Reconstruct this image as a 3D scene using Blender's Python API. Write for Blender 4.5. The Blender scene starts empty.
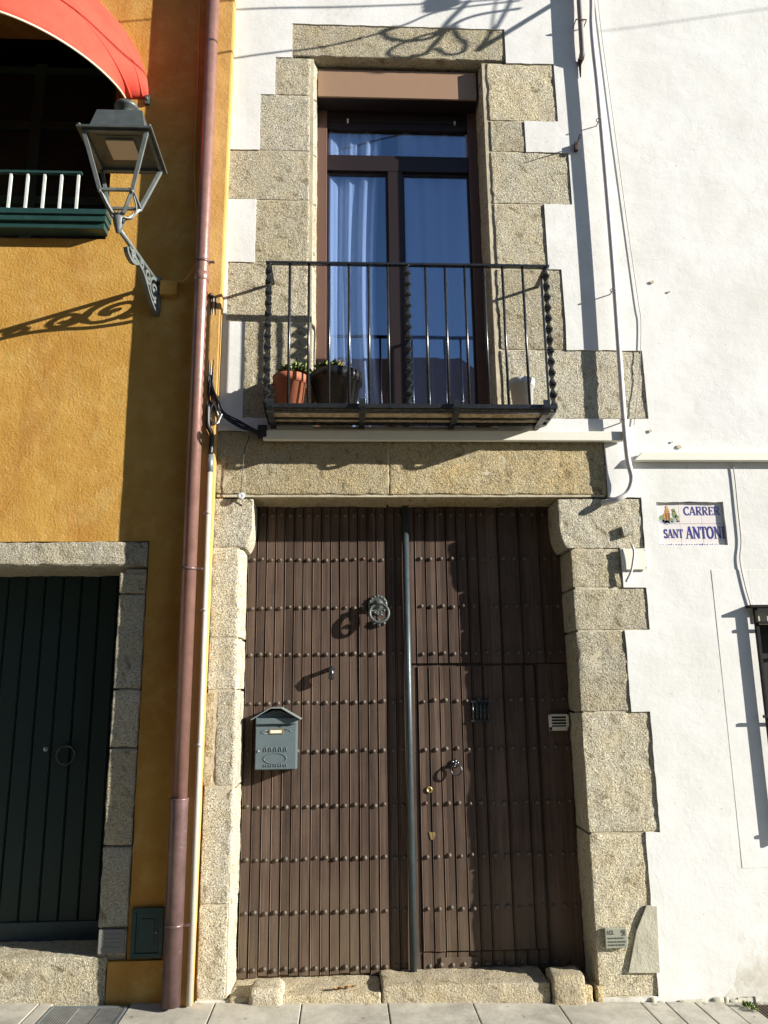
import bpy, bmesh, math, random
from mathutils import Vector, Matrix, noise
random.seed(7)
R = math.radians
S = bpy.context.scene
COL = S.collection
# ------------------------------------------------------------------ camera
CAM = Vector((0, -4.5, 1.525)); F = 800.0
p_, y_, r_ = R(12.9), R(2.9), R(0.72)
FW = Vector((math.sin(y_)*math.cos(p_), math.cos(y_)*math.cos(p_), math.sin(p_)))
RT = Vector((math.cos(y_), -math.sin(y_), 0)); UP = RT.cross(FW)
RT2 = RT*math.cos(r_) + UP*math.sin(r_)*1.0
RT2 = (RT*math.cos(r_) - UP*math.sin(r_)*-1*-1).normalized(); UP2 = RT2.cross(FW)
def U(px, py, y=0.0):
    """photo pixel -> (x, z) on the vertical plane at depth y"""
    d = FW*F + RT2*(px-384) - UP2*(py-512)
    t = (y-CAM.y)/d.y; q = CAM + d*t
    return q.x, q.z
def U3(px, py, y=0.0):
    x, z = U(px, py, y); return Vector((x, y, z))
def X(px, py, y=0.0): return U(px, py, y)[0]
def Z(px, py, y=0.0): return U(px, py, y)[1]
SUN = Vector((2.66, -1.0, 0.95))
cd = bpy.data.cameras.new('camera'); cam = bpy.data.objects.new('camera', cd); COL.objects.link(cam)
m = Matrix((RT2, UP2, -FW)).transposed().to_4x4(); m.translation = CAM
cam.matrix_world = m
cd.sensor_fit = 'VERTICAL'; cd.sensor_height = 36; cd.lens = 36*F/1024; cd.clip_end = 500; cd.clip_start = .05
S.camera = cam
# ------------------------------------------------------------------ light
w = bpy.data.worlds.new('World'); S.world = w; w.use_nodes = True
nt = w.node_tree; bg = nt.nodes['Background']
sky = nt.nodes.new('ShaderNodeTexSky'); sky.sky_type = 'NISHITA'; sky.sun_disc = False
el = math.atan2(SUN.z, math.hypot(SUN.x, SUN.y)); az = math.atan2(SUN.x, SUN.y)
sky.sun_elevation = el; sky.sun_rotation = az
sky.air_density = 1.0; sky.dust_density = .1; sky.ozone_density = 4.0
nt.links.new(sky.outputs[0], bg.inputs[0]); bg.inputs[1].default_value = .060
sl = bpy.data.lights.new('sun', 'SUN'); so = bpy.data.objects.new('sun', sl); COL.objects.link(so)
sl.energy = 5.0; sl.angle = R(.5); sl.color = (1, .95, .86)
so.rotation_euler = SUN.to_track_quat('Z', 'Y').to_euler(); so.location = (12, -6, 8)
S.view_settings.view_transform = 'Standard'; S.view_settings.look = 'None'
S.view_settings.exposure = 1.10; S.view_settings.gamma = 1
S.render.engine = 'CYCLES'
# ------------------------------------------------------------------ materials
class NT:
    def __init__(s, name):
        s.m = bpy.data.materials.new(name); s.m.use_nodes = True
        s.t = s.m.node_tree; s.b = s.t.nodes['Principled BSDF']
        s.tc = s.n('ShaderNodeTexCoord')
    def n(s, typ, **k):
        x = s.t.nodes.new(typ)
        for a, v in k.items(): setattr(x, a, v)
        return x
    def l(s, a, b): s.t.links.new(a, b)
    def noise(s, scale, detail=4, rough=.55, vec=None, stretch=None, dist=0):
        x = s.n('ShaderNodeTexNoise'); x.inputs['Scale'].default_value = scale
        x.inputs['Detail'].default_value = detail; x.inputs['Roughness'].default_value = rough
        x.inputs['Distortion'].default_value = dist
        v = vec or s.tc.outputs['Object']
        if stretch:
            mp = s.n('ShaderNodeMapping'); mp.inputs['Scale'].default_value = stretch; s.l(v, mp.inputs[0]); v = mp.outputs[0]
        s.l(v, x.inputs['Vector']); return x.outputs['Fac']
    def voro(s, scale, out='Distance'):
        x = s.n('ShaderNodeTexVoronoi'); x.inputs['Scale'].default_value = scale
        s.l(s.tc.outputs['Object'], x.inputs['Vector']); return x.outputs[out]
    def ramp(s, fac, stops):
        x = s.n('ShaderNodeValToRGB'); e = x.color_ramp.elements
        while len(e) < len(stops): e.new(.5)
        for q, (pos, c) in zip(e, stops):
            q.position = pos; q.color = (*c, 1) if len(c) == 3 else c
        s.l(fac, x.inputs[0]); return x.outputs[0]
    def mix(s, a, b, fac, mode='MIX'):
        x = s.n('ShaderNodeMix', data_type='RGBA', blend_type=mode)
        for i, v in ((6, a), (7, b)):
            if isinstance(v, (tuple, list)): x.inputs[i].default_value = (*v, 1)
            else: s.l(v, x.inputs[i])
        if isinstance(fac, (int, float)): x.inputs[0].default_value = fac
        else: s.l(fac, x.inputs[0])
        return x.outputs[2]
    def math(s, op, a, b=0.0):
        x = s.n('ShaderNodeMath', operation=op)
        for i, v in ((0, a), (1, b)):
            if isinstance(v, (int, float)): x.inputs[i].default_value = v
            else: s.l(v, x.inputs[i])
        return x.outputs[0]
    def bump(s, h, dist, strength=1.0, prev=None):
        x = s.n('ShaderNodeBump'); x.inputs['Distance'].default_value = dist; x.inputs['Strength'].default_value = strength
        s.l(h, x.inputs['Height'])
        if prev: s.l(prev, x.inputs['Normal'])
        return x.outputs[0]
    def done(s, col=None, rough=.8, nrm=None, metal=0.0, spec=.5):
        if col is not None:
            if isinstance(col, tuple): s.b.inputs['Base Color'].default_value = (*col, 1)
            else: s.l(col, s.b.inputs['Base Color'])
        if isinstance(rough, (int, float)): s.b.inputs['Roughness'].default_value = rough
        else: s.l(rough, s.b.inputs['Roughness'])
        s.b.inputs['Metallic'].default_value = metal
        s.b.inputs['Specular IOR Level'].default_value = spec
        if nrm: s.l(nrm, s.b.inputs['Normal'])
        return s.m
def zramp(k, z0, z1):
    """0..1 along world height"""
    g = k.n('ShaderNodeNewGeometry'); sp = k.n('ShaderNodeSeparateXYZ'); k.l(g.outputs['Position'], sp.inputs[0])
    mr = k.n('ShaderNodeMapRange'); k.l(sp.outputs['Z'], mr.inputs[0]); mr.inputs[1].default_value = z0; mr.inputs[2].default_value = z1
    return mr.outputs[0]
def world_tc(k):
    g = k.n('ShaderNodeNewGeometry'); return g.outputs['Position']

def granite(name, a, b, dark, bumpd=.012, tint=(1, .88, .62), tintf=.35):
    k = NT(name)
    # every block samples its own region of the texture, turned by its own angle
    o0 = k.n('ShaderNodeObjectInfo'); vr = k.n('ShaderNodeVectorRotate', rotation_type='Y_AXIS'); k.l(k.tc.outputs['Object'], vr.inputs['Vector'])
    k.l(k.math('MULTIPLY', o0.outputs['Random'], 1.3), vr.inputs['Angle'])
    va = k.n('ShaderNodeVectorMath', operation='ADD'); k.l(vr.outputs[0], va.inputs[0]); cx = k.n('ShaderNodeCombineXYZ'); k.l(k.math('MULTIPLY', o0.outputs['Random'], 37.0), cx.inputs[0]); k.l(k.math('MULTIPLY', o0.outputs['Random'], 11.0), cx.inputs[1]); k.l(cx.outputs[0], va.inputs[1])
    V = va.outputs[0]; _n = k.noise
    k.noise = lambda scale, detail=4, rough=.55, vec=None, stretch=None, dist=0: _n(scale, detail, rough, vec or V, stretch, dist)
    n1 = k.noise(120, 4, .7); n2 = k.noise(7, 5, .6); n3 = k.noise(150, 2, .5)
    c = k.mix(a, b, k.ramp(n1, [(.42, (0, 0, 0)), (.60, (1, 1, 1))]))
    c = k.mix(c, dark, k.ramp(n3, [(.60, (0, 0, 0)), (.70, (.75, .75, .75))]))
    oi = k.n('ShaderNodeObjectInfo')
    c = k.mix(c, k.mix(c, tint, 1.0, 'MULTIPLY'), k.math('MULTIPLY', k.math('ADD', k.ramp(n2, [(.4, (0, 0, 0)), (.65, (1, 1, 1))]), oi.outputs['Random']), tintf))
    c = k.mix(c, (.62, .60, .55), k.math('MULTIPLY', k.math('GREATER_THAN', k.noise(2.7, 5, .7, dist=.6), .63), .35), 'MULTIPLY')
    br = k.math('ADD', k.math('MULTIPLY', k.math('FRACT', k.math('MULTIPLY', oi.outputs['Random'], 7.31)), .30), .88)
    cb = k.n('ShaderNodeCombineColor'); [k.l(br, cb.inputs[i]) for i in range(3)]
    c = k.mix(c, cb.outputs[0], 1.0, 'MULTIPLY')
    h1 = k.noise(80, 4, .7); h2 = k.noise(17, 4, .6); v = k.noise(135, 2, .5)
    c = k.mix(c, (.45, .41, .34), k.math('MULTIPLY', k.ramp(h1, [(.28, (1, 1, 1)), (.42, (0, 0, 0))]), .7), 'MULTIPLY')
    # chisel marks and pits
    pit = k.ramp(k.noise(26, 3, .6, stretch=(1, 1, .45)), [(.30, (0, 0, 0)), (.42, (1, 1, 1))])
    c = k.mix(k.mix(c, (.42, .38, .30), .75, 'MULTIPLY'), c, pit)
    lich = k.math('MULTIPLY', k.ramp(k.noise(9, 7, .75), [(.62, (0, 0, 0)), (.72, (1, 1, 1))]), .5)
    c = k.mix(c, (.24, .235, .15), lich)
    nr = k.bump(pit, bumpd*.7, .7); nr = k.bump(h2, bumpd*1.0, 1.0, nr); nr = k.bump(h1, bumpd*2.6, 1.0, nr); nr = k.bump(v, bumpd*.9, 1.0, nr)
    return k.done(c, .92, nr, spec=.2)
def plaster(name, col, col2, bumpd, dirt=None, fine=70, med=9, patch=.25, wear=False):
    k = NT(name)
    n1 = k.noise(2.2, 6, .62); n2 = k.noise(11, 5, .6)
    c = k.mix(col, col2, k.ramp(n1, [(.38, (0, 0, 0)), (.68, (1, 1, 1))]))
    c = k.mix(c, col2, k.math('MULTIPLY', k.ramp(n2, [(.5, (0, 0, 0)), (.75, (1, 1, 1))]), patch))
    if dirt:
        f = k.math('MULTIPLY', k.math('SUBTRACT', 1.0, zramp(k, -.05, .45)), k.ramp(k.noise(6, 6, .7), [(.35, (0, 0, 0)), (.62, (1, 1, 1))]))
        c = k.mix(c, dirt, f)
        st = k.math('MULTIPLY', k.math('GREATER_THAN', k.noise(3.1, 8, .72, stretch=(3, 3, .8)), .66), .35)
        c = k.mix(c, dirt, st)
    if wear:
        n5 = k.noise(1.1, 7, .7, dist=.8); n6 = k.noise(.55, 3, .5)
        crack = k.math('MULTIPLY', k.math('LESS_THAN', k.math('ABSOLUTE', k.math('SUBTRACT', n5, .47)), .0011), k.math('GREATER_THAN', n6, .56))
        c = k.mix(c, (.40, .38, .34), k.math('MULTIPLY', crack, .55))
        rep = k.math('GREATER_THAN', k.noise(.9, 5, .62, dist=.4), .60)
        c = k.mix(c, (.70, .70, .685), k.math('MULTIPLY', rep, .7))
        spk = k.ramp(k.noise(38, 2, .5), [(.735, (0, 0, 0)), (.75, (1, 1, 1))])
        c = k.mix(c, (.35, .32, .26), k.math('MULTIPLY', spk, .5))
        nr = k.bump(rep, .0012, .5); nr = k.bump(k.noise(3.2, 5, .6, stretch=(1, 1, 2.2)), .007, .4, nr)
    nr = k.bump(k.noise(med, 4, .5), bumpd*4, .6, nr if wear else None); nr = k.bump(k.noise(fine, 4, .6), bumpd, .8, nr)
    nr = k.bump(k.noise(1.7, 3, .5), bumpd*14, .5, nr)
    return k.done(c, .93, nr, spec=.2)
def metal(name, col, rough=.45, metalv=0.0, var=.25, bumpd=.0008, rust=None, rustf=.6, spec=.5):
    k = NT(name)
    c = k.mix(col, tuple(v*(1-var) for v in col), k.ramp(k.noise(14, 5, .65), [(.35, (0, 0, 0)), (.65, (1, 1, 1))]))
    if rust: c = k.mix(c, rust, k.ramp(k.noise(23, 6, .7, dist=.5), [(rustf, (0, 0, 0)), (rustf+.08, (.9, .9, .9))]))
    rr = k.math('ADD', k.math('MULTIPLY', k.noise(30, 4), .25), rough-.12)
    return k.done(c, rr, k.bump(k.noise(60, 4, .6), bumpd), metalv, spec)
def flat(name, col, rough=.6, spec=.4, var=.12):
    k = NT(name)
    c = k.mix(col, tuple(v*(1-var) for v in col), k.noise(25, 4, .6))
    return k.done(c, rough, k.bump(k.noise(90, 3), .0006), spec=spec)

M = {}
M['granite'] = granite('granite', (.84, .80, .66), (.54, .50, .395), (.14, .125, .10))
M['granite_yellow'] = granite('granite_yellow', (.74, .65, .44), (.48, .41, .26), (.18, .15, .10), .011, (1, .85, .58), .5)
M['granite_grey'] = granite('granite_grey', (.78, .75, .62), (.44, .42, .33), (.10, .10, .08), .012, (1, .95, .8), .2)
M['step'] = granite('step_stone', (.68, .62, .49), (.50, .45, .35), (.24, .21, .16), .008)
M['mortar'] = plaster('mortar', (.56, .50, .37), (.40, .35, .25), .003)
M['cement'] = plaster('cement', (.50, .48, .38), (.40, .38, .30), .004)
M['white'] = plaster('white_plaster', (.755, .755, .735), (.66, .655, .62), .0011, (.46, .42, .32), 60, 7, .35, True)
M['whitepanel'] = plaster('white_panel', (.75, .75, .73), (.68, .675, .64), .0010, None, 60, 7, .3)
def orange():
    k = NT('orange_plaster')
    n1 = k.noise(1.6, 7, .65, dist=.4); n2 = k.noise(9, 6, .65); n3 = k.noise(4, 5, .6, stretch=(1, 1, .35))
    c = k.mix((.51, .30, .070), (.44, .225, .045), k.ramp(n1, [(.35, (0, 0, 0)), (.65, (1, 1, 1))]))
    c = k.mix(c, (.63, .38, .12), k.math('MULTIPLY', k.ramp(n2, [(.48, (0, 0, 0)), (.72, (1, 1, 1))]), .55))
    c = k.mix(c, (.36, .155, .035), k.math('MULTIPLY', k.ramp(n3, [(.5, (0, 0, 0)), (.7, (1, 1, 1))]), .55))
    nr = k.bump(k.noise(6, 6, .65), .008, .6); nr = k.bump(k.noise(70, 5, .65), .0045, .9, nr)
    nr = k.bump(k.noise(17, 5, .65, dist=2.2), .0045, .5, nr)
    c = k.mix(c, (.30, .15, .04), k.ramp(k.noise(46, 3, .6), [(.66, (0, 0, 0)), (.72, (.6, .6, .6))]))
    c = k.mix(c, (.60, .44, .17), k.math('MULTIPLY', k.ramp(k.noise(3.3, 7, .75), [(.52, (0, 0, 0)), (.70, (1, 1, 1))]), .5))
    return k.done(c, .93, nr, spec=.2)
M['orange'] = orange()
M['yellow'] = plaster('yellow_plaster', (.54, .33, .115), (.48, .27, .08), .003)
def wood(name, c1, c2, c3, bumpd=.0012, boardw=.0574, x0=-.575):
    k = NT(name)
    n = k.noise(22, 6, .65, stretch=(3.2, 1, .14)); n2 = k.noise(2.2, 5, .6); n3 = k.noise(120, 3, .6, stretch=(2, 1, .08))
    c = k.mix(c1, c2, k.ramp(n, [(.35, (0, 0, 0)), (.68, (1, 1, 1))]))
    c = k.mix(c, c3, k.math('MULTIPLY', k.ramp(n2, [(.45, (0, 0, 0)), (.7, (1, 1, 1))]), .5))
    # board by board tone
    sp = k.n('ShaderNodeSeparateXYZ'); k.l(world_tc(k), sp.inputs[0])
    fl = k.math('FLOOR', k.math('DIVIDE', k.math('SUBTRACT', sp.outputs['X'], x0), boardw))
    wn = k.n('ShaderNodeTexWhiteNoise', noise_dimensions='1D'); k.l(fl, wn.inputs['W'])
    br = k.math('ADD', k.math('MULTIPLY', wn.outputs['Value'], .55), .70)
    cb = k.n('ShaderNodeCombineColor'); [k.l(br, cb.inputs[i]) for i in range(3)]
    c = k.mix(c, cb.outputs[0], 1.0, 'MULTIPLY')
    # weathered pale dust towards the splash zone
    f = k.math('MULTIPLY', k.math('SUBTRACT', 1.0, zramp(k, .02, .75)), k.ramp(k.noise(5, 6, .7, stretch=(2, 1, .5)), [(.35, (.1, .1, .1)), (.7, (.8, .8, .8))]))
    c = k.mix(c, (.17, .13, .085), f)
    nr = k.bump(n, bumpd, .8); nr = k.bump(n3, bumpd*.5, .6, nr)
    return k.done(c, .7, nr, spec=.14)
M['wood'] = wood('door_wood', (.112, .076, .057), (.058, .038, .030), (.142, .101, .076))
M['stud'] = metal('rusty_stud', (.12, .098, .073), .62, .0, .4, .001, (.10, .05, .03), .55)
M['iron'] = metal('black_iron', (.045, .050, .056), .27, .55, .3, .0006, (.10, .05, .03), .70, 1.0)
M['gblack'] = metal('grille_black', (.016, .015, .014), .75, .0, .3, .0006, None, .6, .15)
M['ironrust'] = metal('rusty_iron', (.075, .05, .035), .6, .2, .4, .001, (.16, .07, .03), .55)
M['bar'] = metal('painted_bar', (.060, .080, .088), .42, .3, .25, .0006, (.07, .06, .05), .7)
M['lampgrey'] = metal('lamp_grey', (.155, .175, .17), .5, .1, .3, .0008, (.12, .10, .08), .72)
M['lampdark'] = metal('lamp_dark_sheet', (.09, .105, .10), .45, .2, .3, .0006)
M['mail'] = metal('mailbox_grey', (.135, .175, .19), .42, .1, .10, .0004)
M['mailedge'] = metal('mailbox_edge', (.24, .29, .29), .4, .1, .1, .0003)
M['brass'] = metal('brass', (.45, .33, .14), .4, .6, .3)
M['pipe'] = metal('copper_brown_pipe', (.30, .165, .135), .34, .35, .22, .0008, (.20, .12, .11), .62)
M['pipelow'] = metal('iron_pipe_end', (.17, .105, .10), .38, .3, .35, .001, (.25, .26, .27), .62)
M['conduit'] = metal('grey_conduit', (.50, .47, .40), .5, .0, .15, .0005)
M['sleeve'] = metal('steel_sleeve', (.26, .29, .30), .4, .5, .15)
M['whitepvc'] = flat('white_pvc', (.66, .63, .62), .5)
M['trunk'] = flat('white_trunking', (.78, .76, .66), .5, .3, .08)
M['mauve'] = flat('grey_painted_tube', (.27, .24, .23), .6)
M['cable'] = flat('black_cable', (.018, .018, .020), .42, .5)
M['greencloth'] = flat('green_door_paint', (.012, .032, .030), .5)
M['green'] = metal('green_paint', (.020, .065, .060), .40, .0, .3, .0008)
M['kick'] = metal('kick_plate', (.03, .06, .075), .4, .2)
M['frame'] = flat('brown_frame', (.14, .078, .058), .45, .4, .1)
M['framedark'] = flat('dark_brown_sash', (.022, .014, .014), .4, .4, .1)
M['box'] = flat('tan_shutter_box', (.33, .21, .135), .45, .4, .08)
M['room'] = flat('room_wall', (.45, .43, .40), .9)
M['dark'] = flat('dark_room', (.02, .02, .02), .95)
M['terracotta'] = flat('terracotta', (.42, .15, .085), .8, .2, .2)
M['blackpot'] = flat('black_plastic', (.016, .016, .018), .38, .5)
M['whitepot'] = flat('white_plastic', (.62, .62, .62), .45, .4)
M['soil'] = flat('soil', (.05, .035, .025), .95)
M['leaf'] = flat('succulent_leaf', (.20, .27, .07), .5, .4, .4)
M['leafred'] = flat('red_tipped_leaf', (.34, .19, .07), .5, .4, .4)
M['tile'] = flat('ceramic_tile', (.74, .69, .66), .25, .5, .06)
M['blue'] = flat('blue_glaze', (.055, .045, .25), .3)
M['ochre'] = flat('ochre_glaze', (.55, .28, .07), .3)
M['ochred'] = flat('brown_glaze', (.24, .10, .04), .3)
M['greenglaze'] = flat('green_glaze', (.22, .30, .14), .3)
M['bluegl'] = flat('pale_blue_glaze', (.42, .47, .55), .3)
M['skin'] = flat('pale_glaze', (.62, .42, .28), .3)
M['plaque'] = metal('plaque_metal', (.33, .34, .27), .5, .2, .2)
M['letter'] = flat('dark_lettering', (.035, .035, .035), .6)
M['greyplate'] = flat('grey_plate', (.20, .20, .19), .6)
M['curtain'] = None
k = NT('curtain_cloth'); k.done((.86, .86, .86), .9, k.bump(k.noise(220, 2), .0008), spec=.1)
k.b.inputs['Transmission Weight'].default_value = 0; M['curtain'] = k.m
k = NT('red_canvas')
c = k.mix((.62, .075, .045), (.52, .055, .035), k.ramp(k.noise(5, 5, .6), [(.4, (0, 0, 0)), (.7, (1, 1, 1))]))
k.done(c, .8, k.bump(k.noise(7, 4, .55, dist=.8), .012, .5, k.bump(k.noise(300, 2), .0006)), spec=.2); M['canvas'] = k.m
M['piping'] = flat('cream_piping', (.75, .68, .50), .8)
# window glass: clear with a partly mirroring coat
k = NT('window_glass'); t = k.t; out = t.nodes['Material Output']; t.nodes.remove(k.b)
gl = k.n('ShaderNodeBsdfGlossy'); gl.inputs['Roughness'].default_value = .01; gl.inputs['Color'].default_value = (.85, .90, 1, 1)
tr = k.n('ShaderNodeBsdfTransparent'); tr.inputs['Color'].default_value = (.74, .81, .92, 1)
ms = k.n('ShaderNodeMixShader'); ms.inputs[0].default_value = .27
k.l(tr.outputs[0], ms.inputs[1]); k.l(gl.outputs[0], ms.inputs[2]); k.l(ms.outputs[0], out.inputs[0])
bn = k.bump(k.noise(2.3, 2), .0012); k.l(bn, gl.inputs['Normal']); M['glass'] = k.m
k = NT('lamp_glass'); M['litbar'] = metal('sunlit_green_bar', (.62, .66, .62), .45, .0, .2)  # pale baluster colour: sunlight on green bars put into the paint
M['diffuser'] = k.done((.62, .52, .40), .35)
def paving():
    k = NT('paving_slab')
    oi = k.voro(2.3, 'Color')
    c = k.mix((.50, .475, .40), (.38, .36, .30), k.ramp(k.noise(6, 6, .65), [(.35, (0, 0, 0)), (.65, (1, 1, 1))]))
    c = k.mix(c, (.22, .20, .17), k.ramp(k.noise(2.6, 8, .75, dist=.6), [(.50, (0, 0, 0)), (.68, (.6, .6, .6))]))
    c = k.mix(c, (.12, .11, .10), k.ramp(k.noise(13, 3, .5), [(.68, (0, 0, 0)), (.72, (.6, .6, .6))]))
    c = k.mix(c, (.16, .14, .12), k.ramp(k.noise(160, 2, .6), [(.66, (0, 0, 0)), (.76, (.5, .5, .5))]))
    return k.done(c, .85, k.bump(k.noise(80, 4, .6), .0015, .7, k.bump(k.noise(9, 3), .004)), spec=.25)
M['paving'] = paving()
M['asphalt'] = plaster('asphalt', (.055, .055, .055), (.04, .04, .04), .003)
M['joint'] = plaster('joint_dirt', (.10, .09, .07), (.07, .06, .05), .003)
M['cover'] = metal('galvanised_cover', (.30, .31, .30), .45, .5, .3, .0008, (.20, .17, .13), .6)
M['wallopp'] = plaster('ochre_render', (.26, .21, .15), (.20, .165, .12), .003)
M['roof'] = flat('roof_tile', (.12, .07, .055), .85)
# ------------------------------------------------------------------ mesh builder
class MB:
    def __init__(s): s.v = []; s.f = []; s.sm = []
    def add(s, vs, fs, smooth=False):
        o = len(s.v); s.v += [tuple(v) for v in vs]; s.f += [tuple(i+o for i in f) for f in fs]; s.sm += [smooth]*len(fs); return s
    def box(s, x0, x1, y0, y1, z0, z1):
        x0, x1 = sorted((x0, x1)); y0, y1 = sorted((y0, y1)); z0, z1 = sorted((z0, z1))
        v = [(x, y, z) for z in (z0, z1) for y in (y0, y1) for x in (x0, x1)]
        return s.add(v, [(0, 2, 3, 1), (4, 5, 7, 6), (0, 1, 5, 4), (2, 6, 7, 3), (0, 4, 6, 2), (1, 3, 7, 5)])
    def bbox(s, x0, x1, y0, y1, z0, z1, b=.003):
        """box with bevelled edges"""
        bm = bmesh.new(); bmesh.ops.create_cube(bm, size=1)
        for v in bm.verts: v.co = Vector(((x0+x1)/2+v.co.x*abs(x1-x0), (y0+y1)/2+v.co.y*abs(y1-y0), (z0+z1)/2+v.co.z*abs(z1-z0)))
        bmesh.ops.bevel(bm, geom=bm.edges[:], offset=b, segments=2, affect='EDGES', profile=.6)
        return s.frombm(bm, False)
    def frombm(s, bm, smooth=True, mat=None):
        if mat: bmesh.ops.transform(bm, matrix=mat, verts=bm.verts)
        bm.verts.index_update(); s.add([v.co for v in bm.verts], [[q.index for q in f.verts] for f in bm.faces], smooth); bm.free(); return s
    def tube(s, pts, r, n=10, cap=True, sect=None, twist=0, smooth=True, up=None):
        pts = [Vector(p) for p in pts]; pts = [p for i, p in enumerate(pts) if i == 0 or (p-pts[i-1]).length > 1e-6]; N = len(pts); rs = r if isinstance(r, (list, tuple)) else [r]*N
        vs = []; a = None
        for i, p in enumerate(pts):
            t = (pts[min(i+1, N-1)]-pts[max(i-1, 0)]).normalized()
            if a is None:
                a = Vector(up) if up else (Vector((0, 0, 1)) if abs(t.z) < .9 else Vector((1, 0, 0)))
            a = (a-t*a.dot(t)).normalized(); b = t.cross(a)
            sec = sect or [(math.cos(2*math.pi*j/n), math.sin(2*math.pi*j/n)) for j in range(n)]
            ang = twist*i; ca, sa = math.cos(ang), math.sin(ang)
            for (u, v_) in sec:
                uu, vv = u*ca-v_*sa, u*sa+v_*ca
                vs.append(p+(a*uu+b*vv)*rs[i])
        m_ = len(sec); fs = [(i*m_+j, i*m_+(j+1) % m_, (i+1)*m_+(j+1) % m_, (i+1)*m_+j) for i in range(N-1) for j in range(m_)]
        s.add(vs, fs, smooth)
        if cap: s.add(vs[:m_], [tuple(reversed(range(m_)))]); s.add(vs[-m_:], [tuple(range(m_))])
        return s
    def bar(s, a, b, wx, wy, up=(0, 1, 0)):
        """flat rectangular bar, wx across `up`, wy along it"""
        return s.tube([a, b], 1, sect=[(wy/2, wx/2), (-wy/2, wx/2), (-wy/2, -wx/2), (wy/2, -wx/2)], smooth=False, up=up)
    def lathe(s, c, prof, n=28, axis='z', smooth=True):
        vs = []
        for (r, h) in prof:
            for j in range(n):
                a = 2*math.pi*j/n; u, v_ = r*math.cos(a), r*math.sin(a)
                vs.append((c[0]+u, c[1]+v_, c[2]+h) if axis == 'z' else (c[0]+u, c[1]-h, c[2]+v_))
        K = len(prof); fs = [(i*n+j, i*n+(j+1) % n, (i+1)*n+(j+1) % n, (i+1)*n+j) for i in range(K-1) for j in range(n)]
        s.add(vs, fs, smooth); return s
    def prism(s, poly, y0, y1):
        """polygon in x,z extruded along y"""
        n = len(poly); vs = [(x, y0, z) for x, z in poly]+[(x, y1, z) for x, z in poly]
        return s.add(vs, [tuple(range(n)), tuple(reversed(range(n, 2*n)))]+[(i, i+n, (i+1) % n+n, (i+1) % n) for i in range(n)])
    def torus(s, c, R_, r, axis='y', n=28, m_=8, tilt=0):
        pts = []
        for i in range(n+1):
            a = 2*math.pi*i/n; q = Vector((R_*math.cos(a), 0, R_*math.sin(a)))
            if axis == 'z': q = Vector((q.x, q.z, 0))
            if tilt: q = Matrix.Rotation(tilt, 3, 'X') @ q
            pts.append(Vector(c)+q)
        return s.tube(pts, r, m_, cap=False)
    def build(s, name, mat, parent=None, wobble=0, bevel=0):
        me = bpy.data.meshes.new(name); org = Vector((0, 0, 0)); o_ = parent
        while o_ is not None: org += Vector(o_.location); o_ = o_.parent
        me.from_pydata([Vector(v)-org for v in s.v], [], s.f); me.update()
        for p, q in zip(me.polygons, s.sm): p.use_smooth = q
        bm = bmesh.new(); bm.from_mesh(me); bmesh.ops.remove_doubles(bm, verts=bm.verts, dist=1e-5)
        bmesh.ops.recalc_face_normals(bm, faces=bm.faces)
        if bevel: bmesh.ops.bevel(bm, geom=[e for e in bm.edges if len(e.link_faces) == 2 and e.calc_face_angle(0) > .5], offset=bevel, segments=2, affect='EDGES')
        bm.to_mesh(me); bm.free()
        me.materials.append(M[mat] if isinstance(mat, str) else mat)
        o = bpy.data.objects.new(name, me); COL.objects.link(o)
        if parent is not None: o.parent = parent
        return o
def tag(o, label=None, cat=None, group=None, kind=None):
    for a, b in (('label', label), ('category', cat), ('group', group), ('kind', kind)):
        if b: o[a] = b
    return o
def thing(name, loc, label, cat, group=None):
    o = bpy.data.objects.new(name, None); COL.objects.link(o); o.location = loc; o.empty_display_size = .1
    return tag(o, label, cat, group)
def nz(x, y, z, s=1.0): return noise.noise(Vector((x*s, y*s, z*s)))
def ticks(a, b, step, r):
    L = b-a; n = max(1, int(round((L-2*r)/step)))
    return [a, a+r*.3, a+r] + [a+r+(L-2*r)*i/n for i in range(1, n)] + [b-r, b-r*.3, b]
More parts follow.
